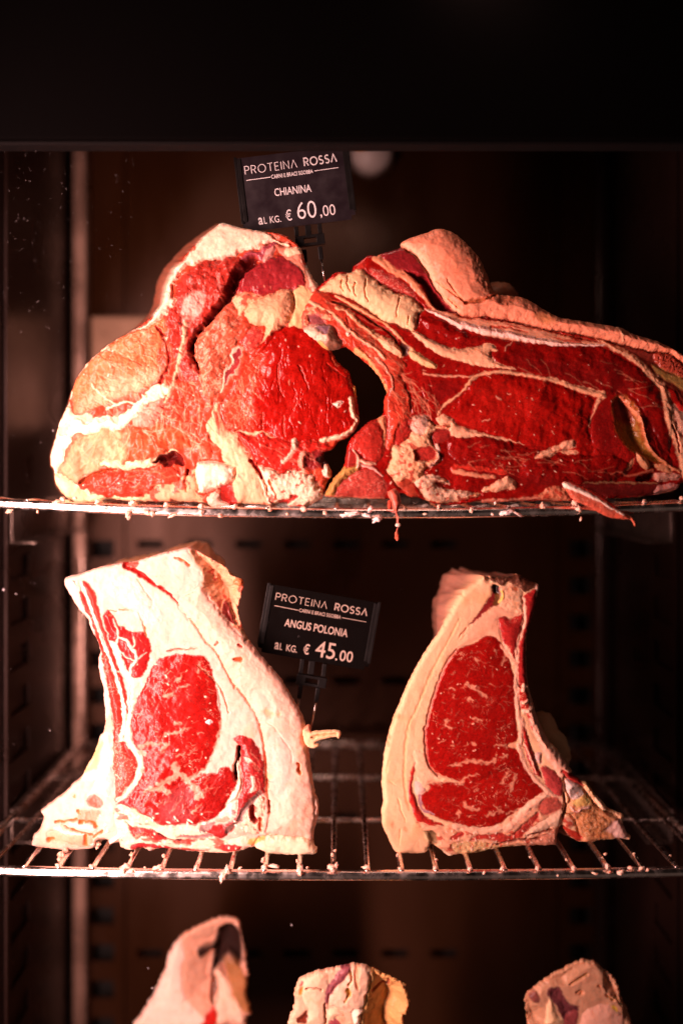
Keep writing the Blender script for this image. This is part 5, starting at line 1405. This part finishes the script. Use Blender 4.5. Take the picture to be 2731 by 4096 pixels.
    for p in ('V2 1200,960 1290,940 1380,920', 'V2 960,1035 1060,1010 1180,990', 'V2 1180,1000 1290,985'):
        c.stroke(p, 7, 10, (.26, .08, .05), dh=-.002)
    c.lean('V2 380,925 470,940 490,1020 440,1050 420,990', (.20, .11, .05), edge=5, bulge=-.006, fleck=.3)
    c.fat('V2 370,935 420,950 440,1010 410,1020', (.60, .44, .24), bulge=.002)
    c.fat('V2 530,1080 600,1120 612,1172 555,1130', (.80, .60, .42), bulge=.003)
    # left band details
    for p, w0, w1 in (('V2 180,680 210,780 240,860', 5, 4), ('V2 110,540 160,570', 4, 3), ('V1 660,500 560,700 430,950 330,1200 V2 260,120 230,400 235,600 270,760', 10, 14), ('V2 85,470 110,380', 10, 8), ('V2 200,920 190,1040', 5, 3)):
        c.stroke(p, w0, w1, (.72, .46, .22), dh=-.0009, alpha=.6)
    for x, y in ((115, 200), (100, 250), (185, 30), (430, -20), (235, 920), (140, 880)):
        c.lean('V2 %d,%d %d,%d %d,%d %d,%d' % (x - 12, y, x, y - 24, x + 12, y, x, y + 24), (.55, .15, .05), edge=6, bulge=0, fleck=0, groove=0, alpha=.6)
    # spine bone at the lower right
    c.fat('V3 545,560 570,565 642,602 722,662 802,782 902,852 1000,902 1062,982 1102,1082 900,1112 712,1132 692,1082 642,932 600,880 560,860 600,760 572,682', (.50, .24, .12), part='vertebra_bone', bulge=.005, rad=24, rough=.0035, size=20, groove=.003, red=.06)
    c.lean('V3 660,880 760,800 880,870 960,930 1020,1000 960,1060 800,1080 700,1050', (.48, .19, .07), edge=12, bulge=.001, fleck=.8, net=.9, netsize=18, bumpy=.004, groove=0, gloss=.55, fleckcol=(.70, .42, .26))
    c.fat('V3 900,1000 1000,920 1060,960 1100,1085 1000,1095 960,1040', (.70, .44, .38), edge=10, bulge=.001, groove=0, stretch=4, ang=-60, size=12)
    c.fat('V3 560,572 640,602 712,662 690,722 610,742 575,682', (.62, .46, .42), bulge=.002, rough=.001)
    c.lean('V3 610,652 690,642 700,690 640,712 600,740', (.24, .17, .15), edge=6, bulge=0, fleck=.4, bumpy=.001, groove=0)
    c.fat('V3 620,770 690,720 760,720 770,780 700,800 650,800', (.58, .40, .14), bulge=.002, edge=6)
    c.stroke('V3 605,810 640,845 690,815 760,810', 8, 8, (.62, .36, .30), dh=.002)
    c.lean('V3 520,510 560,500 700,596 720,640 600,585', (.40, .03, .025), bulge=.002, fleck=.4, flen=6, ang=-35)
    c.fat('V3 705,610 745,605 790,652 800,690 850,740 915,790 935,832 880,850 830,770 770,690', (.68, .46, .24), bulge=.004, rad=12)
    c.fat('V3 800,690 860,740 920,800 925,835 880,840 830,770', (.78, .54, .36), bulge=.002, rad=8)
    c.stroke('V3 545,700 555,780 550,860 535,900', 12, 14, (.28, .15, .1), dh=-.004)
    c.stroke('V3 545,760 555,830 530,900', 6, 6, (.78, .52, .4), dh=.002)
    c.lean('V3 535,975 600,1002 690,1052 697,1122 640,1106 565,1035', (.42, .035, .02), bulge=-.004, fleck=.2, edge=4)
    c.fat('V3 540,920 600,900 640,960 600,1000 545,965', (.66, .30, .2), bulge=.001, red=.2)
    M1, DRK = (.66, .24, .15), (.18, .005, .004)
    c.fibres(120, 'V1 560,900 700,740 900,670 1060,880 1100,1372 420,1372', 25, 45, (10, 34), (2, 4), (M1, M1, DRK, DRK), .38, .0, 31)
    c.fibres(130, 'V2 420,10 1100,10 1100,230 1300,620 1000,840 700,860 450,780', 30, 40, (10, 34), (2, 4), (M1, M1, DRK, DRK), .38, .0, 32)
    c.specks(34, (1720, 2650, 2100, 3250), (1.2, 3), (.82, .42, .30))
    c.specks(60, (1760, 3320, 2230, 3400), (1.5, 3.5), (.78, .5, .38))
    def back(bx, by):
        u = ss(2620, 2380, by)
        lf = ss(2160, 1900, bx)
        return (-12 * ss(2000, 1600, bx) * ss(3000, 2600, by) - 105 * u * lf, -18 * u - 40 * ss(2420, 2320, by) * lf)
    c.build(root, .095, side_col=(.36, .16, .11), side_noise=.006, back=back, minz=Z2T - .003, cancel=(lambda bx: ss(2050, 1750, bx), 1.))
    lump('fat_knob', root, P(2190, 2965, .085), (.017, .014, .030), 16, (.62, .46, .26), .3, sub=4, rot=(0, -.5, 0))
    return root
rib_right()

# ------------------------------------------------------------------ three cuts on the lowest shelf, cropped by the picture's edge
Z3T = ZC - .3775 - .334
def low_left():
    root = thing('beef_joint', 'blurred tall beef joint with a dark hollow at its top', 'meat', ((760 - CX) * S * 1.2, .2, Z3T), 'beef joints on the lowest shelf')
    c = Cut('W1 60,1000 80,972 150,862 222,742 302,562 342,422 422,312 562,222 762,148 880,170 902,262 940,420 962,600 950,762 990,890 945,972 X 1000,4200 1060,4560 500,4560 520,4200', .175, 4.0, 5, base=(.62, .34, .25), ragged=6)
    c.fat('W1 430,315 560,225 760,150 870,170 700,300 680,440 660,600 680,720 650,940 480,800 445,540 470,440', (.62, .34, .24), bulge=.001, edge=6, groove=.001)
    c.fat('W1 0,1000 80,972 150,862 222,742 302,562 342,422 425,312 462,440 440,560 480,800 640,940 640,1000 X 800,4200 800,4560 500,4560', (.78, .55, .46), bulge=.004, rad=40)
    c.sink('W1 425,310 560,215 770,140 890,165 910,262 945,420 975,600 960,762 1000,890 960,1000 X 1060,4560 840,4560 820,4200 W1 650,940 480,800 440,560 465,440', 0, slope=.8)
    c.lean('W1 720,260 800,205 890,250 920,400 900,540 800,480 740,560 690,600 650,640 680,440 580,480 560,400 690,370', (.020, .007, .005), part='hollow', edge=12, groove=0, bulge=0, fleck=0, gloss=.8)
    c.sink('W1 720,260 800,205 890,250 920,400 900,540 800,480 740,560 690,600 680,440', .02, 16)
    c.lean('W1 760,520 850,500 920,560 960,700 990,890 900,880 830,740', (.30, .13, .05), edge=8, bulge=0, fleck=.1)
    c.lean('W1 660,640 700,620 720,760 690,850 650,800', (.13, .04, .02), edge=4, bulge=-.004, fleck=.1)
    c.lean('W1 660,870 700,850 720,930 700,1000 600,1000', (.46, .015, .01), part='lean_muscle', edge=4, bulge=.001, fleck=.1)
    c.fat('W1 690,600 740,590 800,680 860,800 930,920 945,980 740,1000 720,900 690,800 720,720', (.74, .48, .36), bulge=.005, rad=16, part='fat_lobe')
    c.build(root, .10, side_col=(.4, .2, .12), minz=Z3T)
low_left()

def low_middle():
    root = thing('beef_joint', 'pale fat beef joint with a purple vein across its top', 'meat', ((1400 - CX) * S, .1, Z3T), 'beef joints on the lowest shelf')
    c = Cut('W2 136,800 142,774 152,700 202,600 196,480 242,340 352,270 502,230 702,190 832,165 952,180 1042,230 1172,290 1352,382 1352,430 1412,570 1382,700 1342,774 X 1640,4200 1660,4700 1120,4700 1130,4200', .045, 3.5, 6, base=(.70, .43, .29), ragged=4.5)
    c.fat('W2 960,180 1040,228 1172,288 1352,378 1360,430 1416,570 1386,700 1342,774 X 1640,4200 1660,4700 1450,4700 W2 895,774 930,640 962,450 1000,300', (.60, .32, .12), bulge=0, edge=3, groove=.002)  # receding side, its shade painted as a darker golden fat
    c.sink('W2 1000,160 1060,228 1192,278 1372,378 1380,430 1440,570 1410,700 1370,774 X 1660,4200 1680,4700 1450,4700 W2 895,774 930,640 962,450 1004,300', 0, slope=1.1)
    c.stroke('W2 1020,470 1120,420 1180,440 1190,360', 16, 12, (.42, .12, .06), dh=-.003)
    c.fat('W2 300,300 500,232 560,330 555,560 525,774 330,774 350,640 290,520', (.76, .50, .34), bulge=.004, rad=30, rough=.0005)
    c.fat('W2 600,420 740,300 780,200 950,180 1000,290 965,440 930,620 880,680 700,640 560,560', (.74, .48, .34), bulge=.004, rad=30, rough=.002)
    c.stroke('W2 735,195 725,240 640,330 570,420 545,500 530,600', 44, 14, (.26, .07, .085), dh=.002, part=c.new_part('vein'))
    c.stroke('W2 860,200 850,300 860,400', 22, 14, (.70, .34, .2), dh=-.002)
    c.stroke('W2 780,230 800,300 770,370', 6, 6, (.5, .3, .12), dh=-.004)
    c.stroke('W2 760,420 770,460 730,540', 22, 8, (.46, .28, .07), dh=-.004)
    c.stroke('W2 330,400 440,390 490,412', 4, 5, (.25, .08, .03), dh=-.003)
    c.stroke('W2 525,560 530,780', 6, 6, (.5, .2, .1), dh=-.003)
    c.lean('W2 215,720 270,690 320,640 335,660 330,774 230,774', (.16, .025, .012), part='lean_muscle', edge=4, bulge=-.004, fleck=.2)
    c.lean('W2 250,460 280,400 300,390 280,450 260,480', (.62, .24, .03), edge=4, bulge=-.002, fleck=0)
    c.lean('W2 250,370 280,330 290,350 260,385', (.36, .06, .06), edge=4, fleck=0)
    c.lean('W2 570,760 610,705 650,740 690,780 X 1360,4130 W2 580,800', (.28, .05, .06), part='lean_muscle', edge=4, fleck=.5, bulge=.001)
    c.fat('W2 545,640 640,600 720,680 690,700 640,710 560,740', (.82, .54, .36), bulge=.004)
    c.fat('W2 800,640 900,620 930,640 900,700 890,774 820,774', (.90, .72, .58), bulge=.004, rough=.003)
    c.build(root, .09, side_col=(.5, .26, .1), minz=Z3T)
low_middle()

def low_right():
    root = thing('beef_joint', 'rounded fat beef joint with a dark maroon cleft in its front', 'meat', ((2320 - CX) * S, .1, Z3T), 'beef joints on the lowest shelf')
    c = Cut('W3 236,780 242,742 222,582 240,502 402,372 562,282 702,220 802,220 902,302 1002,390 1052,540 1102,640 1132,742 X 2560,4250 2560,4720 2110,4720 2110,4250', .085, 3.5, 8, base=(.54, .28, .17), ragged=5)
    c.fat('W3 240,500 402,370 562,280 702,218 802,218 640,340 560,420 400,440 330,560 390,640 390,760 240,760 222,582', (.50, .26, .15), bulge=0, edge=8)
    c.sink('W3 200,480 400,350 562,270 702,208 812,218 640,340 560,420 400,440 330,560 390,640 390,800 200,780', 0, slope=.8)
    c.sink('W3 900,290 1010,390 1065,540 1120,640 1150,760 1060,700 1040,580 950,520 880,420', 0, slope=1.2)
    c.fat('W3 720,640 900,580 1010,640 1070,742 X 2500,4200 2500,4400 2330,4400 2320,4150', (.68, .37, .27), bulge=.004, rad=30)
    c.lean('W3 400,450 500,430 550,500 600,580 680,600 660,680 640,760 560,760 530,700 480,590 430,540', (.12, .030, .035), part='lean_muscle', edge=4, bulge=-.003, fleck=.4, bumpy=.005, fleckcol=(.34, .12, .12))
    c.lean('W3 550,700 620,630 670,650 650,742 570,760', (.24, .05, .05), edge=4, bulge=.001, fleck=.5)
    c.lean('W3 250,520 300,480 340,520 330,570 280,560', (.20, .06, .05), edge=6, fleck=.3)
    c.fat('W3 395,660 410,540 450,560 500,680 540,720 400,760', (.80, .54, .32), bulge=.004)
    c.stroke('W3 600,410 680,360 750,325', 8, 8, (.42, .20, .06), dh=-.003)
    c.stroke('W3 660,480 690,465 705,480 680,495', 10, 8, (.50, .20, .09), dh=-.002)
    c.stroke('W3 845,420 860,430', 8, 8, (.45, .13, .05), dh=-.001)
    c.stroke('W3 910,500 960,540 1000,530 1040,590', 6, 6, (.55, .32, .12), dh=-.003)
    c.stroke('W3 970,600 1000,630', 14, 10, (.62, .40, .05), dh=0)
    c.build(root, .09, side_col=(.40, .19, .08), minz=Z3T)
low_right()

# ------------------------------------------------------------------ price tags
def text_mesh(body, weight=0.0):
    cu = bpy.data.curves.new('print', 'FONT')
    cu.body = body
    cu.size = 1
    cu.offset = weight
    cu.resolution_u = 4
    cu.space_character = 1.0
    o = bpy.data.objects.new('print', cu)
    C.objects.link(o)
    bpy.context.view_layer.update()
    me = bpy.data.meshes.new_from_object(o.evaluated_get(bpy.context.evaluated_depsgraph_get()))
    bpy.data.objects.remove(o)
    bpy.data.curves.remove(cu)
    n = len(me.vertices)
    co = np.zeros(n * 3)
    me.vertices.foreach_get('co', co)
    faces = [tuple(p.vertices) for p in me.polygons]
    bpy.data.meshes.remove(me)
    return co.reshape(-1, 3)[:, :2], faces

def stroke_text(word, w):
    """thin geometric capitals drawn as strokes (unit height), for the sign's wide-spaced heading"""
    A = lambda cx, cy, rx, ry, a0, a1, n=14: [(cx + rx * math.cos(math.radians(a0 + (a1 - a0) * i / n)), cy + ry * math.sin(math.radians(a0 + (a1 - a0) * i / n))) for i in range(n + 1)]
    G = {'P': (.52, [[(0, 0), (0, 1), (.28, 1)] + A(.28, .74, .24, .26, 90, -90, 10) + [(0, .48)]]),
         'R': (.56, [[(0, 0), (0, 1), (.28, 1)] + A(.28, .74, .24, .26, 90, -90, 10) + [(0, .48)], [(.27, .48), (.54, 0)]]),
         'O': (.90, [A(.45, .5, .45, .5, 0, 360, 36)]),
         'T': (.62, [[(0, 1), (.62, 1)], [(.31, 1), (.31, 0)]]),
         'E': (.46, [[(.46, 1), (0, 1), (0, 0), (.46, 0)], [(0, .52), (.40, .52)]]),
         'I': (.06, [[(.03, 0), (.03, 1)]]),
         'N': (.62, [[(0, 0), (0, 1), (.62, 0), (.62, 1)]]),
         'V': (.70, [[(0, 0), (.35, 1), (.70, 0)]]),
         'S': (.52, [A(.26, .75, .23, .25, 35, 270, 14) + A(.26, .25, .25, .25, 90, -145, 14)])}
    V, F, x = [], [], 0
    for ch in word:
        adv, paths = G[ch]
        for p in paths:
            n = len(p)
            L = []
            for i, (a, b) in enumerate(p):
                if i == 0: t = (p[1][0] - a, p[1][1] - b)
                elif i == n - 1: t = (a - p[-2][0], b - p[-2][1])
                else:
                    u1 = np.array((a - p[i - 1][0], b - p[i - 1][1])); u2 = np.array((p[i + 1][0] - a, p[i + 1][1] - b))
                    u1 = u1 / (np.hypot(*u1) + 1e-9); u2 = u2 / (np.hypot(*u2) + 1e-9)
                    t = tuple(u1 + u2)
                    cosh = max(.45, math.sqrt(max(0, (1 + float(u1 @ u2)) / 2)))
                l = math.hypot(*t) + 1e-9
                k = w / 2 / (cosh if 0 < i < n - 1 else 1)
                nx, ny = -t[1] / l * k, t[0] / l * k
                L.append((len(V), len(V) + 1))
                V += [(x + a + nx, b + ny), (x + a - nx, b - ny)]
            for q in range(n - 1):
                F.append((L[q][0], L[q][1], L[q + 1][1], L[q + 1][0]))
        x += adv + .27
    return np.array(V), F

def price_tag(name, label, crop, corners, y, texts, rules, fork, mat_ink, mat_card):
    """corners in the crop's pixels: TL TR BR BL of the card"""
    k = (D + y) / D
    cz = CROP[crop]
    c4 = np.array(corners, float)
    ctr = c4.mean(0)
    ux = (c4[1] - c4[0] + c4[2] - c4[3]); ang = math.atan2(ux[1], ux[0])
    ca, sa = math.cos(ang), math.sin(ang)
    m = S * k / cz[2]
    def loc(p):                          # crop pixel -> metres in the card's own frame
        dx, dy = p[0] - ctr[0], p[1] - ctr[1]
        return np.array(((dx * ca + dy * sa) * m, -(-dx * sa + dy * ca) * m))
    root = thing(name, label, 'price tag', P(cz[0] + ctr[0] / cz[2], cz[1] + ctr[1] / cz[2], y), 'black price tags on forks')
    root.rotation_euler = (0, ang, 0)
    W = (np.hypot(*(c4[1] - c4[0])) + np.hypot(*(c4[2] - c4[3]))) / 2 * m
    H = (np.hypot(*(c4[3] - c4[0])) + np.hypot(*(c4[2] - c4[1]))) / 2 * m
    def child(nm, bm, mat, smooth=False):
        o = bm_obj(nm, bm, mat, None, smooth)
        o.parent = root
        return o
    bm = bmesh.new(); add_box(bm, (-W / 2, -.0004, -H / 2), (W / 2, .0004, H / 2))
    es = [e for e in bm.edges if abs(e.verts[0].co.y - e.verts[1].co.y) > .0005 and e.verts[0].co.z < 0]
    bmesh.ops.bevel(bm, geom=es, offset=.004, segments=4, affect='EDGES')
    child('card', bm, mat_card)
    for sx in (-1, 1):                    # the holder's channels at both ends
        bm = bmesh.new()
        add_box(bm, (sx * (W / 2 - .0016), -.0014, -H / 2 + H * .13), (sx * (W / 2 - .0052), -.0005, H / 2 - .001), .0003)
        add_box(bm, (sx * (W / 2 + .0012), -.0014, -H / 2 + H * .11), (sx * (W / 2 - .0015), .0012, H / 2 + .001), .0003)
        child('card_channel', bm, M_PLAST)
    def put(nm, co, faces, p0, p1, cap, capfont, zoff=0):
        a, b = loc(p0), loc(p1)
        x0, x1 = co[:, 0].min(), co[:, 0].max()
        d = b - a
        L = np.hypot(*d); d = d / L
        nrm = np.array((-d[1], d[0]))
        sx, sz = L / (x1 - x0), cap * m / capfont
        q = a[None] + (co[:, :1] - x0) * sx * d[None] + co[:, 1:2] * sz * nrm[None]
        return q, faces
    def emit(nm, pieces):
        V, F = [], []
        for q, f in pieces:
            o = len(V)
            V += [(v[0], -.00062, v[1]) for v in q]
            F += [tuple(i + o for i in t) for t in f]
        me = bpy.data.meshes.new(nm)
        me.from_pydata(V, [], F); me.update()
        me.materials.append(mat_ink)
        bm_ = bmesh.new(); bm_.from_mesh(me)
        for f in bm_.faces:
            f.normal_update()
            if f.normal.y > 0: f.normal_flip()
        bm_.to_mesh(me); bm_.free()
        ob = bpy.data.objects.new(nm, me); C.objects.link(ob); ob.parent = root
    Hh = text_mesh('H', 0)[0][:, 1]
    capH = Hh.max() - Hh.min()
    for nm, items in texts:
        pieces = []
        for kind, body, p0, p1, cap, wt in items:
            if kind == 'stroke':
                co, f = stroke_text(body, wt)
                pieces.append(put(nm, co, f, p0, p1, cap, 1.0))
            else:
                co, f = text_mesh(body, wt)
                cf = capH
                if kind == 'small':
                    cf = co[:, 1].max()
                pieces.append(put(nm, co, f, p0, p1, cap, cf))
        emit(nm, pieces)
    for p0, p1, t in rules:
        a, b = loc(p0), loc(p1)
        d = (b - a) / np.hypot(*(b - a)); n = np.array((-d[1], d[0])) * t * m / 2
        emit('printed_rule', [(np.array([a + n, b + n, b - n, a - n]), [(0, 3, 2, 1)])])
    # clip and fork
    f = {kk: [loc(p) for p in v] for kk, v in fork.items()}
    bm = bmesh.new()
    def bar(p, q, wd, d0=-.0016, d1=.0016, bev=.0004):
        p, q = np.array(p), np.array(q)
        L = np.hypot(*(q - p)); a = math.atan2(-(q - p)[1], (q - p)[0])
        M = Matrix.Translation(((p[0] + q[0]) / 2, 0, (p[1] + q[1]) / 2)) @ Matrix.Rotation(a, 4, 'Y')
        add_box(bm, (-L / 2, d0, -wd / 2), (L / 2, d1, wd / 2), bev, M)
    for p, q, wd in zip(f['stem'][::2], f['stem'][1::2], (.0040, .0058, .0040)):
        bar(p, q, wd, .0004 if False else -.0012, .0030)
    l, r_ = f['body']
    bar((l[0], l[1] + .0030), (r_[0], r_[1] + .0030), .0026, -.002, .0032)
    bar((l[0], l[1] - .0046), (r_[0], r_[1] - .0046), .0026, -.002, .0032)
    d = np.array(r_) - np.array(l)
    for u0, u1 in ((0, .30), (.72, 1.0)):
        a_, b_ = np.array(l) + d * u0, np.array(l) + d * u1
        bar((a_[0], a_[1] - .0008), (b_[0], b_[1] - .0008), .0076, -.0019, .0031)
    for p, q in zip(f['leg'][::2], f['leg'][1::2]):
        bar(p, q, .0044, -.0018, .0022, .0008)
    child('fork_clip', bm, M_PLAST)
    for p, q in zip(f['pin'][::2], f['pin'][1::2]):
        bm = bmesh.new()
        add_tube(bm, [(p[0], .0002, p[1]), (q[0], .0002, q[1])], [.0010, .0009], 10)
        child('pin', bm, M_PIN, True)
    return root

price_tag('price_tag', 'black price tag reading CHIANINA 60,00, stuck between the two upper steaks', 'G1', [(100, 218), (1298, 78), (1345, 848), (200, 990)], .034,
    [('heading', [('stroke', 'PROTEINV', (210, 385), (757, 310), 82, .085), ('stroke', 'ROSSV', (826, 298), (1172, 248), 82, .15)]),
     ('tagline', [('t', 'CARNI E BRACI SGOBBA', (487, 430), (922, 370), 40, .012)]),
     ('breed_name', [('t', 'CHIANINA', (522, 612), (905, 564), 78, .004)]),
     ('price', [('small', 'a', (355, 910), (402, 903), 72, .012), ('t', 'L', (412, 902), (440, 898), 70, .004), ('t', 'KG.', (473, 893), (588, 879), 68, .006),
                ('t', '€', (640, 870), (702, 862), 106, .004), ('t', '60', (763, 855), (963, 831), 178, -.008), ('t', ',', (997, 822), (1016, 820), 110, .004), ('t', '00', (1030, 822), (1158, 804), 112, -.006)])],
    [((225, 447), (477, 412), 7), ((932, 348), (1183, 312), 7)],
    {'stem': [(740, 930), (752, 1030), (865, 915), (872, 1020), (985, 900), (995, 1000)], 'body': [(735, 1085), (1040, 1045)], 'leg': [(825, 1170), (838, 1300), (990, 1140), (1006, 1275)],
     'pin': [(836, 1290), (882, 1590), (1003, 1265), (1048, 1560)]}, M_INK, M_CARD)
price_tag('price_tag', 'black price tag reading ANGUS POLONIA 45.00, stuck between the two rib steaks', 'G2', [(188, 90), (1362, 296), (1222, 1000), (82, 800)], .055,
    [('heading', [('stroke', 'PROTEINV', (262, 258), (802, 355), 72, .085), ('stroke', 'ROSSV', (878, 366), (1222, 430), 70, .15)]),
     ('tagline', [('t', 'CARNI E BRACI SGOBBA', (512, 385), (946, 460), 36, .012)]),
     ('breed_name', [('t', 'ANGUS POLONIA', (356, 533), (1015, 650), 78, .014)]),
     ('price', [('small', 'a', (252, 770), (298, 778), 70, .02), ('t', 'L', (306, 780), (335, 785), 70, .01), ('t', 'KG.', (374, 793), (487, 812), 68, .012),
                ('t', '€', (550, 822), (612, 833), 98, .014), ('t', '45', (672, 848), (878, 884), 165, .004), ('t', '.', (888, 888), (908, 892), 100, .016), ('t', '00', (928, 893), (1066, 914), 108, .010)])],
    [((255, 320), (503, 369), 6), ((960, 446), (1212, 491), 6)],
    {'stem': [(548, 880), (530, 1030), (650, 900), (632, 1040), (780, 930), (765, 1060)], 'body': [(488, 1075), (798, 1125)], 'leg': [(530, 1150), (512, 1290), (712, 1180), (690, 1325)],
     'pin': [(514, 1280), (480, 1480), (692, 1310), (628, 1650)]}, M_INK_SHADED, M_CARD_SHADED)

# ------------------------------------------------------------------ crumbs of fat on the rails and rods
CR = random.Random(3)
def crumb(px, py, w, h, y, label, group, col=(.74, .52, .42), seed=None):
    k = (D + y) / D
    o = lump('fat_crumb', None, P(px, py, y), (w * S * k * .32, max(.0008, min(w, h) * S * k * .30), h * S * k * .32), seed or CR.randint(1, 900), col, .95, 2.4, 3, (CR.uniform(-.4, .4), CR.uniform(-.5, .5), CR.uniform(-.6, .6)),
             col2=tuple(np.array(col) * (.95, .62, .5)) if CR.random() < .5 else None)
    tag(o, label, 'fat crumb', group)
    return o
UL, UG = 'small pale fat crumb clinging to the upper shelf\'s front rail', 'fat crumbs on the upper front rail'
LL, LG = 'small pale fat crumb clinging to the lower shelf\'s front rail', 'fat crumbs on the lower front rail'
RL, RG = 'pale fat crumb stuck to a rod of the lower shelf behind its front rail', 'fat crumbs on the lower rods'
for x, y_, w_, h_ in ((230, 2010, 40, 34), (218, 2018, 30, 40), (250, 1996, 30, 24), (300, 1992, 24, 18), (38, 2045, 40, 22), (515, 2060, 34, 50), (590, 2052, 50, 24), (610, 2055, 30, 30), (690, 2062, 60, 14), (805, 2050, 34, 44),
                      (390, 2004, 30, 22), (528, 2010, 40, 26), (665, 2016, 26, 20), (805, 2024, 30, 28), (940, 2024, 30, 20), (1080, 2036, 26, 16), (1215, 2036, 36, 26), (1300, 2052, 26, 22), (1480, 2036, 22, 40), (1620, 2030, 24, 18),
                      (1755, 2024, 26, 18), (1885, 2040, 24, 34), (1980, 2012, 14, 18), (2170, 2024, 32, 44), (2300, 2010, 40, 40), (2316, 2036, 36, 34), (2345, 2030, 24, 16), (2575, 2008, 26, 28), (2725, 1992, 24, 26), (1400, 2056, 120, 28),
                      (1460, 2060, 70, 20), (1510, 2076, 56, 34), (2025, 2050, 90, 26), (2070, 2056, 60, 14), (1970, 2058, 16, 16), (150, 2046, 12, 18), (2323, 2076, 14, 26), (880, 2066, 26, 16), (1150, 2056, 20, 12), (1700, 2056, 24, 12)):
    big = w_ >= 90
    crumb(x, y_, w_, h_, -.0055 if y_ > 2030 else -.002, 'flat smear of white fat along the upper rail, wider than the crumbs beside it' if big else UL, 'fat smears on the upper rail' if big else UG,
          (.80, .66, .64) if (1380 < x < 1560 or 1950 < x < 2100) else (.74, .52, .42))
for x, y_, w_, h_ in ((230, 3462, 24, 18), (365, 3466, 26, 20), (505, 3466, 46, 30), (490, 3480, 30, 40), (525, 3484, 40, 20), (640, 3470, 44, 26), (620, 3474, 34, 18), (785, 3470, 26, 18), (892, 3506, 40, 60), (910, 3480, 30, 50),
                      (1060, 3470, 44, 26), (1095, 3466, 60, 20), (1200, 3480, 30, 56), (1330, 3474, 50, 38), (1345, 3464, 26, 30), (1465, 3470, 50, 18), (1600, 3476, 24, 18), (1740, 3474, 26, 20), (1880, 3476, 28, 22), (2010, 3474, 30, 24),
                      (2150, 3474, 28, 24), (2295, 3474, 30, 26), (2430, 3468, 30, 34), (2440, 3490, 40, 16), (2525, 3474, 44, 20), (2565, 3474, 34, 18), (2480, 3492, 50, 26), (2590, 3480, 18, 18), (1936, 3492, 14, 20), (2230, 3504, 16, 12),
                      (2380, 3496, 40, 14), (960, 3474, 24, 12), (580, 3472, 16, 10), (1230, 3472, 20, 12)):
    crumb(x, y_, w_, h_, -.0045, LL, LG, (.74, .52, .43))
for x, y_, w_, h_ in ((245, 3425, 40, 46), (262, 3404, 36, 30), (238, 3440, 26, 30), (395, 3380, 24, 26), (388, 3392, 20, 18), (528, 3420, 26, 24), (655, 3425, 22, 22), (1052, 3440, 18, 36), (1190, 3446, 18, 24), (1330, 3420, 20, 24),
                      (1340, 3404, 18, 14), (1590, 3420, 14, 30), (1745, 3440, 22, 14), (2120, 3430, 16, 14), (2420, 3418, 20, 16), (2408, 3434, 16, 14), (2535, 3416, 18, 14), (2548, 3436, 14, 14), (2680, 3424, 16, 14), (2265, 3440, 16, 14)):
    yy = .012 + max(0, (3460 - y_)) * .0003
    crumb(x, y_, w_, h_, yy, RL, RG, (.70, .48, .38))
